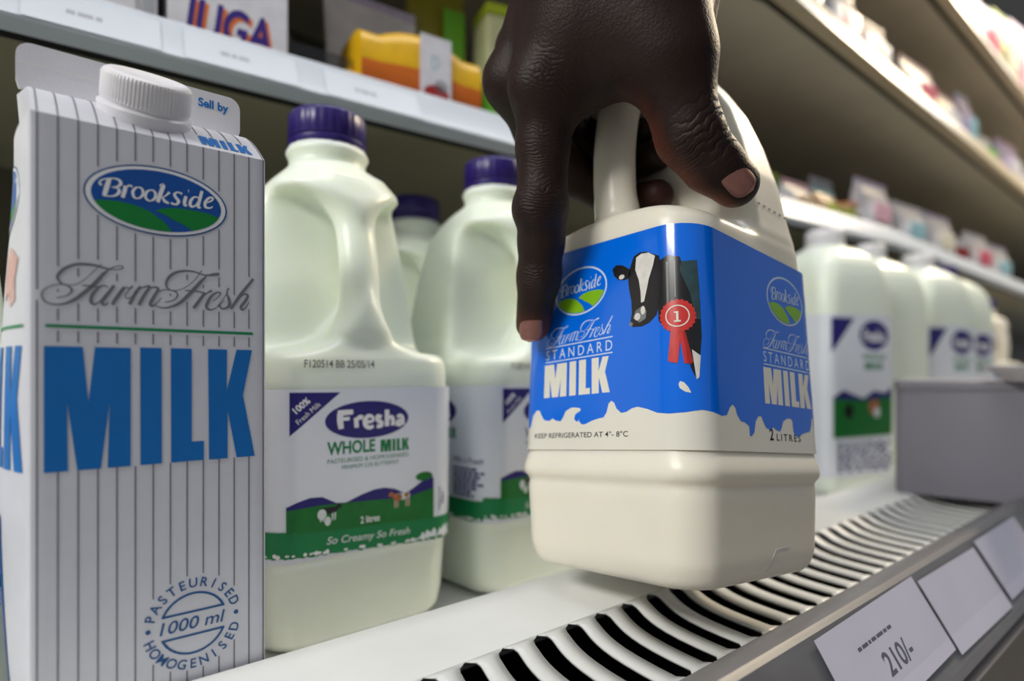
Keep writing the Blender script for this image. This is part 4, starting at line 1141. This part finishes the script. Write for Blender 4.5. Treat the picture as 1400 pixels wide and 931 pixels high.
chain(palm, [(p_mcp, 12), (at(800, -60, 300), 16), (wrist + FWD * 28, 22)], 10)
chain(palm, [(t_mcp, 16), (t_cmc, 21), (wrist + RGT * 6, 24)], 12)
chain(palm, [(at(752, 100, 262), 12), (at(812, 66, 258), 17), (at(880, 62, 250), 17), (t_mcp, 14)], 12)   # web between thumb and index
chain(palm, [(at(800, 20, 256), 20), (at(880, 0, 250), 21)], 14)
chain(palm, [(at(770, 30, 282), 16), (at(850, 10, 276), 17)], 12)
chain(palm, [(at(768, 132, 263), 12), (at(805, 108, 262), 12)], 8)
ball(palm, at(944, -20, 252), 12, 12); ball(palm, at(952, 40, 258), 7, 6); ball(palm, at(950, 12, 258), 7.5, 6)
ball(palm, at(727, 120, 256), 8.5, 8)                      # index knuckle
ball(palm, at(692, 112, 280), 8.5, 8)                      # middle knuckle
elbow = wrist + np.array([8.0, -110.0, 215.0])
chain(palm, [(wrist + FWD * 12, 25), (wrist + (elbow - wrist) * .45 + FWD * 10, 27), (elbow, 33)], 14)
hand_f = smin(palm, fing, 7)
hv, hf = surface_nets(hand_f, lo, HSTEP)
hv = relax(hv, hf, 3)
# keep the piece below the grid's top open edge closed by the sleeve
person = thing('person', 'dark-skinned hand reaching down and gripping the handle of the blue-labelled jug', 'person', tuple(wrist))
W0 = np.array(wrist)
hand = mesh_obj('hand', hv - W0, hf, skin, person)
# lighter palmar skin on the inner sides of the finger ends
nrm = np.zeros(len(hv) * 3, np.float32); hand.data.vertices.foreach_get('normal', nrm); nrm = nrm.reshape(-1, 3)
def near(p, a, b, r):
    a, b = np.array(a), np.array(b); t = np.clip(((p - a) @ (b - a)) / ((b - a) @ (b - a)), 0, 1)
    return np.clip(1.6 - np.linalg.norm(p - a - t[:, None] * (b - a), axis=1) / r, 0, 1)
pal = np.zeros(len(hv))
tdir = -RGT * .62 - UPV * .55 + FWD * .55; tdir /= np.linalg.norm(tdir)
pal = np.maximum(pal, np.minimum(near(hv, t_ip, t_tip, 13), 1) * np.clip((nrm @ tdir - .25) * 1.6, 0, 1))
pal = np.maximum(pal, .55 * near(hv, t_mcp, t_ip, 16) * np.clip((nrm @ tdir - .45) * 1.8, 0, 1))
idir = RGT * .6 + FWD * .75
pal = np.maximum(pal, .8 * near(hv, i_pip, i_tip, 11) * np.clip((nrm @ idir - .2) * 1.5, 0, 1))
pal = np.maximum(pal, .75 * near(hv, i_tip, i_tip - UPV * 3 , 8.6) ** 2)
pal = np.maximum(pal, .15 * near(hv, m_dip, m_tip, 9))
att = hand.data.attributes.new('palmar', 'FLOAT', 'POINT'); att.data.foreach_set('value', pal.astype(np.float32))
un_ = lambda v: tuple(np.array(v) / np.linalg.norm(v))
skin_nodes(skin, [(i_pip - W0 - FWD * 8, un_(i_pip - i_mcp), 14, .65, 3.4), (i_dip - W0 - FWD * 6, un_(i_dip - i_pip), 11, .5, 2.6),
                  (t_ip - W0 - FWD * 8 + RGT * 6, un_(t_tip - t_mcp), 19, .9, 7.5), (i_mcp - W0 - FWD * 10, un_(i_mcp - wrist), 16, .5, 4.2), (at(930, 215, 246) - W0, un_(t_tip - t_ip), 12, .5, 3.0),
                  (at(744, 200, 256) - W0, un_(i_pip - i_mcp), 16, .25, 3.0)])
nail_m = mat('pink_brown_nail', (126, 82, 74), .32, .5, coat=.25, noise=.1, nscale=400)
nail_edge = mat('pale_nail_edge', (176, 128, 108), .35, .5, noise=.05)
def nail(c, axis, nrm_, L, Wd, R):                        # curved nail plate, long axis towards the finger end
    axis = np.array(un_(axis)); nn = np.array(nrm_) - axis * (np.array(nrm_) @ axis); nn = np.array(un_(nn)); side = np.cross(axis, nn)
    v = []; f = []; mt = []; nu, nv = 12, 14
    for lay in (0, 1):
        for i in range(nu + 1):
            for j in range(nv + 1):
                s_, t_ = 2 * i / nu - 1, 2 * j / nv - 1
                y = t_ * L / 2; w = Wd / 2 * (max(0, 1 - t_ ** 3.6) ** (1 / 2.2) * .97 + .03 if t_ > 0 else max(0, 1 - abs(t_) ** 2.6) ** .5 * .97 + .03)
                x = s_ * w
                h = math.sqrt(max(R * R - x * x, .1)) - R - (.012 if y > 0 else .004) * y * y - (.6 if lay else 0) - .25 * (abs(s_) ** 6)
                v.append(np.array(c) + side * x + axis * y + nn * h - W0)
    k = (nu + 1) * (nv + 1)
    for i in range(nu):
        for j in range(nv):
            a = i * (nv + 1) + j
            f.append((a, a + 1, a + nv + 2, a + nv + 1)); f.append((k + a, k + a + nv + 1, k + a + nv + 2, k + a + 1))
            e = 1 if j >= nv - 1 else 0
            mt += [e, e]
    bd = [(i * (nv + 1), (i + 1) * (nv + 1)) for i in range(nu)] + [((i + 1) * (nv + 1) + nv, i * (nv + 1) + nv) for i in range(nu)] + \
         [(j + 1, j) for j in range(nv)] + [(nu * (nv + 1) + j, nu * (nv + 1) + j + 1) for j in range(nv)]
    for a, b in bd: f.append((a, b, k + b, k + a)); mt.append(0)
    return mesh_obj('nail', v, f, [nail_m, nail_edge], hand, mt)
def surf(px, py):                                         # point and normal of the skin seen from the shopper's side
    d = hv - np.array([0, 0, CAM_Z]); z = d @ FWD
    qx, qy = CX + F_PX * (d @ RGT) / z, HY - F_PX * d[:, 2] / z
    m_ = np.where(np.hypot(qx - px, qy - py) < 9)[0]
    k = m_[z[m_] < z[m_].min() + 5]
    return hv[k].mean(0), nrm[k].mean(0)
tn = -FWD * .92 + RGT * .20 + UPV * .33; tn /= np.linalg.norm(tn)
c_, n_ = surf(1011, 239); n_ = np.array(un_(np.array(un_(n_)) + .6 * tn))
nail(c_ + n_ * .8, t_tip - at(968, 212, 253), n_, 17.5, 13.5, 10.5)
inn = -FWD * .86 - RGT * .50; inn /= np.linalg.norm(inn)
c_, n_ = surf(724, 445); n_ = np.array(un_(np.array(un_(n_)) + .6 * inn))
nail(c_ + n_ * .9, -UPV + .12 * FWD, n_, 15, 11.5, 8.2)
# the shopper's shirt and trousers added out of the picture beside the camera, where his body shades the jug and rail
dirv = (elbow - wrist) / np.linalg.norm(elbow - wrist)
def cloth(name, lo_, hi_, st_, cones, m):
    g = [np.arange(lo_[i], hi_[i], st_).astype(np.float32) for i in range(3)]
    fl_ = np.full([len(a) for a in g], 90.0, np.float32)
    for a, b, r1, r2, k in cones: cone(fl_, a, b, r1, r2, k, (np.array(lo_, float), g, st_))
    v, f = surface_nets(fl_, lo_, st_); v = relax(v, f, 3)
    return mesh_obj(name, v - W0, f, m, person)
sh_r, sh_l = np.array([405.0, -205, 705]), np.array([745.0, -330, 705])
cuff = wrist + dirv * 98 + FWD * 10
cloth('shirt', (100, -560, -20), (960, 260, 860), 7.0,
      [(cuff, elbow + FWD * 6, 38, 46, 6), (elbow, sh_r, 46, 62, 20), (sh_r, sh_l, 68, 68, 40), (np.array([440, -218, 620]), np.array([705, -316, 620]), 112, 112, 60),
       (np.array([465, -228, 390]), np.array([680, -308, 390]), 112, 112, 60), (np.array([475, -232, 130]), np.array([670, -304, 130]), 116, 116, 50),
       (sh_l, np.array([860.0, -380, 440]), 60, 48, 20), (np.array([860.0, -380, 440]), np.array([850.0, -360, 220]), 46, 40, 15), (np.array([575, -266, 740]), np.array([575, -266, 800]), 62, 58, 20)],
      mat('navy_cotton', (34, 38, 58), .85, .2, noise=.2, nscale=500))
cloth('trousers', (340, -480, -602), (820, -110, 110), 7.0,
      [(np.array([490, -238, 40]), np.array([495, -240, -560]), 98, 58, 30), (np.array([655, -300, 40]), np.array([650, -298, -560]), 98, 58, 30), (np.array([490, -238, 40]), np.array([655, -300, 40]), 104, 104, 30)],
      mat('dark_denim', (38, 40, 48), .9, .2, noise=.25, nscale=300))

# ================================================================== goods on the shelves and the box
def put(name, label, cat, parts, loc, rz=0.0, group=None):
    t = thing(name, label, cat, loc, rz, group)
    for nm, mb, ms in parts: mb.build(nm, ms, t)
    return t

def pouch_mb(w, h, d, crimp=7, n=14, sag=.18, m=0):       # a filled plastic pouch standing upright, crimped top and bottom
    v = []; f = []
    for j in range(n + 1):
        t = j / n; z = crimp * .0 + h * t
        th = d * (math.sin(math.pi * min(1, max(0, (t * 1.06) ** .62))) ** .7 if 0 < t < 1 else 0) + .6
        ww = w * (1 - .07 * math.sin(math.pi * t))
        for i in range(20):
            a = 2 * math.pi * i / 20
            c, s_ = math.cos(a), math.sin(a)
            v.append((ww / 2 * math.copysign(abs(c) ** .75, c), th / 2 * math.copysign(abs(s_) ** .8, s_) + 1.2 * math.sin(7 * t + a), z))
    for j in range(n):
        for i in range(20): f.append((j * 20 + i, j * 20 + (i + 1) % 20, (j + 1) * 20 + (i + 1) % 20, (j + 1) * 20 + i))
    f.append(tuple(reversed(range(20)))); f.append(tuple(n * 20 + i for i in range(20)))
    return MB().add(v, f, m)

def flat_panel(w, h, y, z0, prm, mb=None):                # a printed panel on a front face
    mb = mb or MB()
    prm.into(mb, lambda u, v, l: (u, y - .06 * l, z0 + v), (), 0)
    return mb

def pmat(name, rgb, rough=.35): return mat(name, rgb, rough, .5, noise=.12, nscale=70)
C_ = {k: pmat(k, c) for k, c in dict(pack_white=(226, 224, 230), pack_lilac=(196, 184, 216), pack_pink=(226, 176, 190), pack_green=(112, 186, 40), pack_lime=(176, 196, 30), pack_olive=(150, 140, 20),
     pack_yellow=(236, 184, 24), pack_orange=(224, 116, 40), pack_red=(170, 46, 50), pack_pale=(206, 208, 160), pack_teal=(150, 196, 206), pack_peach=(226, 190, 150), pack_navy=(60, 44, 130), pack_grey=(170, 172, 178), pack_cream=(236, 228, 206), pack_magenta=(214, 84, 110)).items()}
SZ = 329.2                                                # top of the middle shelf
# white box with purple lettering at the upper left
p = Print(); p.add(rect(0, 73, 0, 190), C_['pack_white'], 0)
p.add(fit_text('US', 10, 68, 60, 124, fat=.04), C_['pack_navy'], 1)
p.add([[(x + 1.5, y - 1.5) for x, y in q] for q in fit_text('US', 10, 68, 60, 124, fat=.04)], C_['pack_magenta'], .5)
p.add(fit_text('JUGA', 6, 62, 6, 40, shear=.2, fat=.03), C_['pack_navy'], 1)
p.add([[(x + 2.2, y - 2) for x, y in q] for q in fit_text('JUGA', 6, 62, 6, 40, shear=.2, fat=.03)], C_['pack_orange'], .5)
bx = thing('milk_box', 'white box with big purple lettering on the middle shelf at upper left', 'carton', (81, 433, SZ), math.radians(-5))
MB().rbox(0, 73, 0.2, 60, 0, 190, 1.5).build('box_body', [C_['pack_white']], bx)
mb = MB(); p.into(mb, lambda u, v, l: (u, -.06 * l, v)); mb.build('printed_front', p.mats, bx)
b2 = thing('milk_box', 'pale pink and white box at the upper left corner behind the price strip', 'carton', (2, 441, SZ), math.radians(-5))
MB().rbox(0, 74, 0.2, 60, 0, 190, 1.5).build('box_body', [C_['pack_white']], b2)
p = Print(); p.add(rect(4, 70, 10, 60), C_['pack_pink'], 0); p.add(rect(40, 66, 20, 50), C_['pack_white'], 1); p.add(rect(62, 72, 0, 190), C_['pack_grey'], 1)
mb = MB(); p.into(mb, lambda u, v, l: (u, -.06 * l - .1, v)); mb.build('printed_front', p.mats, b2)

dv = thing('shelf_divider', 'clear plastic divider fence between the purple-lettered box and the orange pack', 'shelf divider', (158, 433, SZ), math.radians(-6))
MB().rbox(0, 46, 0, 3, 0, 34, 1).build('fence', clear_mat('smoky_plastic', (.72, .70, .68)), dv, outward=True)
MB().rbox(0, 46, -1, 4, 0, 5, 1).build('foot', C_['pack_grey'], dv)
MB().rbox(0, 2.5, 4.2, 180, 0, 40, .8).build('side_wall', clear_mat('smoky_side', (.72, .70, .68)), dv, outward=True)

def wrap_pack(w, d, h, bands, label_rect, name, label, loc, rz, cat='pack', grp=None):
    # soft shrink-wrapped pack: rounded block whose film is printed in bands along x and z
    t = thing(name, label, cat, loc, rz, grp)
    nx, nn = 26, 24; v = []; f = []; fm = []; ms = []
    for i in range(nx + 1):
        u = i / nx; e = math.sin(math.pi * min(1, max(.0, u))) ** .35 if 0 < u < 1 else .0
        e = max(e, .78)
        for j in range(nn):
            a = 2 * math.pi * j / nn; c, s_ = math.cos(a), math.sin(a)
            y = d / 2 * math.copysign(abs(c) ** .5, c) * (.7 + .3 * e); z = h / 2 * math.copysign(abs(s_) ** .5, s_) * e
            v.append((w * u + 0, y + d / 2, z + h / 2 - (1 - e) * h * .12))
    for i in range(nx):
        for j in range(nn):
            f.append((i * nn + j, (i + 1) * nn + j, (i + 1) * nn + (j + 1) % nn, i * nn + (j + 1) % nn)); f[-1] = f[-1][::-1]
            u = (i + .5) / nx; zz = sum(v[q][2] for q in f[-1]) / 4 / h
            m = bands(u, zz)
            if m not in ms: ms.append(m)
            fm.append(ms.index(m))
    f.append(tuple(range(nn))[::1]); f.append(tuple(reversed([nx * nn + j for j in range(nn)]))); fm += [0, 0]
    MB_ = MB(); MB_.v, MB_.f, MB_.m = v, f, fm
    MB_.build('wrapper', ms, t)
    # crimped end fins
    MB().rbox(-7, 1.5, d * .2, d * .8, h * .33, h * .37, .4).build('crimped_end', ms[0], t)
    if label_rect:
        x0, x1, z0, z1, lm, prn = label_rect
        mb = MB(); yy = -.4
        mb.box(x0, x1, yy, yy + .4, z0, z1, 0)
        prn.into(mb, lambda a, b, l: (a, yy - .05 * l, b), (), 1)
        mb.build('label', [lm] + prn.mats, t)
    return t
Y_, O_, W_, G_, R_ = (C_[k] for k in ('pack_yellow', 'pack_orange', 'pack_white', 'pack_green', 'pack_red'))
pp = Print(); pp.add(ellipse(60, 17, 11, 7), C_['pack_red'], 1); pp.add(ellipse(64, 24, 6, 5), C_['pack_grey'], 1); pp.add(fit_text('D', 56, 62, 36, 47), C_['pack_teal'], 1)
wrap_pack(102, 60, 66, lambda u, z: Y_ if z > .5 else O_, (46, 73, 8, 62, W_, pp), 'snack_pack', 'yellow and orange wrapped pack with white label on the middle shelf', (204, 414, SZ), math.radians(-7), 'food pack')
wrap_pack(34, 50, 58, lambda u, z: G_ if z > .35 else C_['pack_lime'], None, 'snack_pack', 'bright green wrapped pack touching the orange pack, left of the hand', (309, 405, SZ), math.radians(-7), 'food pack')
wrap_pack(70, 56, 34, lambda u, z: Y_ if z < .55 else W_, None, 'snack_pack', 'yellow and white pack behind the fingers on the middle shelf', (350, 401, SZ), math.radians(-7), 'food pack')
put('pouch', 'flat white film pack standing up behind the orange pack', 'pouch', [('film', pouch_mb(84, 112, 16), [C_['pack_white']]), ('seam', MB().rbox(-41, 41, -.6, .8, 111.2, 119, .5), [C_['pack_lilac']])], (246, 482, SZ), math.radians(-6))
pb = put('pouch', 'olive and green pouch at the top edge left of the hand', 'pouch', [('film', pouch_mb(62, 165, 24), [C_['pack_olive']]), ('stripe', MB().rbox(2, 24, -13.6, -12.4, 50, 140, .5), [C_['pack_green']]), ('seam', MB().rbox(-30, 30, -.6, .8, 164.2, 173, .5), [C_['pack_lime']])], (318, 492, SZ), math.radians(-8))
put('pouch', 'pale yellow-green flat pack touching the hand at upper left', 'pouch', [('film', MB().rbox(-52, 52, -18, 18, 0, 132, 5), [C_['pack_pale']]), ('white_panel', MB().rbox(-48, 48, -18.8, -18.1, 40, 72, .3), [C_['pack_white']]), ('lime_rim', MB().rbox(-52, 52, -18.9, 18.9, 132.1, 142, 2), [C_['pack_lime']])], (400, 452, SZ), math.radians(-14))
# goods farther right on the middle shelf
K = lambda *a: [C_[k] for k in a]
def milkbag(label, x, w, h, d, cols, z=SZ, y=None, grp=None, rz=-.1):
    yy = (shelf_dy(x) if y is None else y) + d / 2 + 12
    a, b, c = K(*cols)
    t = put('pouch', label, 'pouch', [('film', pouch_mb(w, h, d), [a]), ('printed_patch', MB().rbox(-w * .24, w * .2, -d / 2 - 1.4, -d / 2 + .4, h * .28, h * .62, .8), [b]), ('seam', MB().rbox(-w * .46, w * .46, -.7, .7, h - .4, h + 7, .5), [c])], (x, yy, z), rz, grp)
    return t
def tub(label, x, r, h, cols, z=SZ, y=None, grp=None):
    yy = (shelf_dy(x) if y is None else y) + r + 10
    a, b, c = K(*cols)
    return put('yoghurt_tub', label, 'yoghurt tub', [('cup', MB().lathe([(r * .74, 0), (r * .78, 1.5), (r * .97, h - 3), (r, h - 2.6), (r, h)], n=32), [a]),
        ('band', MB().lathe([(r * .83, h * .2), (r * .84 + .6, h * .22), (r * .93 + .6, h * .74), (r * .92, h * .76)], n=32), [b]), ('lid', MB().lathe([(r + 1.2, h - .6), (r + 1.4, h + .8), (r + .4, h + 1.4), (r * .9, h + 1.2), (1, h + 1.2)], n=32), [c])], (x, yy, z), .3, grp)
gm = 'blurred packs on the middle shelf'
milkbag('green and yellow pouch on the middle shelf just right of the held jug', 806, 96, 74, 40, ('pack_green', 'pack_lime', 'pack_lime'), grp=gm, y=395)
milkbag('white and peach pouch in front of the green and yellow pouch', 800, 70, 42, 30, ('pack_white', 'pack_peach', 'pack_pink'), grp=gm)
milkbag('lime and teal pouch right of the white and peach pouch', 868, 60, 44, 30, ('pack_peach', 'pack_lime', 'pack_teal'), grp=gm)
tub('peach tub beside the lime and teal pouch', 925, 26, 36, ('pack_peach', 'pack_lime', 'pack_orange'), grp=gm)
milkbag('tall white and pink pouch beside the peach tub', 1015, 104, 82, 40, ('pack_white', 'pack_pink', 'pack_lilac'), grp=gm)
milkbag('pale grey pouch behind the white and pink pouch', 985, 70, 94, 30, ('pack_grey', 'pack_white', 'pack_white'), grp=gm, y=395)
milkbag('white and pale teal pouch right of the white and pink pouch', 1170, 120, 74, 40, ('pack_white', 'pack_teal', 'pack_white'), grp=gm)
milkbag('white pouch with a cream patch right of the pale teal pouch', 1330, 130, 84, 44, ('pack_white', 'pack_cream', 'pack_lilac'), grp=gm)
tub('white tub with red band on the middle shelf at the right', 1460, 36, 58, ('pack_white', 'pack_red', 'pack_white'), grp=gm)
milkbag('white pouch with red patch right of the red banded tub', 1590, 130, 86, 44, ('pack_white', 'pack_magenta', 'pack_white'), grp=gm)
milkbag('last pale pouch on the middle shelf at the right edge', 1760, 140, 84, 44, ('pack_white', 'pack_teal', 'pack_lilac'), grp=gm)
# upper shelves
gu = 'blurred packs on the upper shelf'
ZU = 540 + 18.2
tub('bluish white tub at the near end of the upper shelf', 800, 38, 84, ('pack_white', 'pack_teal', 'pack_white'), ZU, 330, gu)
for i, (x, w, h, cols, lb) in enumerate([
    (900, 100, 104, ('pack_white', 'pack_pink', 'pack_lilac'), 'white and pink pouch next to the bluish white tub, upper shelf'),
    (1015, 104, 98, ('pack_lilac', 'pack_white', 'pack_white'), 'lilac pouch second from the near end, upper shelf'),
    (1225, 130, 102, ('pack_white', 'pack_magenta', 'pack_pink'), 'bright white pouch after the gap, upper shelf'),
    (1370, 130, 92, ('pack_cream', 'pack_white', 'pack_pink'), 'cream pouch beside the bright white pouch, upper shelf'),
    (1500, 70, 128, ('pack_lilac', 'pack_teal', 'pack_white'), 'tall narrow lilac pouch, upper shelf'),
    (1640, 130, 80, ('pack_grey', 'pack_green', 'pack_white'), 'low grey and green pouch, upper shelf'),
    (1860, 150, 120, ('pack_lilac', 'pack_white', 'pack_pink'), 'lilac pouch near the right edge, upper shelf'),
    (2050, 170, 96, ('pack_white', 'pack_teal', 'pack_white'), 'white and teal pouch at the right edge, upper shelf')]):
    milkbag(lb, x, w, h, 46, cols, ZU, 330, gu)
milkbag('dull green pouch set back behind the lilac pouch, upper shelf', 1075, 110, 118, 40, ('pack_grey', 'pack_green', 'pack_green'), ZU, 420, gu)
gt = 'blurred packs on the topmost shelf'
ZT = 762 + 18.2
for i, (x, w, h, cols, lb) in enumerate([
    (1500, 130, 120, ('pack_cream', 'pack_white', 'pack_white'), 'cream pouch nearest on the topmost shelf'),
    (1660, 140, 150, ('pack_pink', 'pack_magenta', 'pack_white'), 'pink pouch on the topmost shelf'),
    (1830, 140, 190, ('pack_pale', 'pack_cream', 'pack_lime'), 'pale green pouch on the topmost shelf'),
    (2010, 160, 230, ('pack_pink', 'pack_white', 'pack_lilac'), 'pink and white pouch on the topmost shelf, right of the pale green one'),
    (2220, 180, 250, ('pack_lilac', 'pack_navy', 'pack_white'), 'lilac pouch with a navy patch on the topmost shelf'),
    (2450, 190, 270, ('pack_white', 'pack_pink', 'pack_white'), 'white pouch at the far end of the topmost shelf')]):
    milkbag(lb, x, w, h, 46, cols, ZT, 330, gt)

# grey box standing on the grille at the right, white tray on its rim
gb = thing('storage_box', 'lilac grey plastic box with a lid standing across the air grille at the right', 'storage box', (632, 92, 21.2), math.radians(12))
MB().rbox(0, 170, 0, 108, 0, 98, 9, rt=1.5).build('box_body', M['bin_grey'], gb)
MB().rbox(-1.5, 171.5, -1.5, 109.5, 92, 99.5, 10, rt=2).build('lid', M['bin_grey'], gb)
ty = thing('serving_tray', 'white plastic tray edge jutting in over the grey box at the right edge', 'tray', (590, 62, 120.8), math.radians(12))
def trayv(k): return None
tr = MB().lathe([(20, 0), (21, -.6), (34, 9), (37, 11), (37.4, 12), (36, 12.2), (33, 10.2), (20.5, 1.6), (1, 1.4)], 48, 30, n=48)
tr.build('tray_body', M['tray_white'], ty)
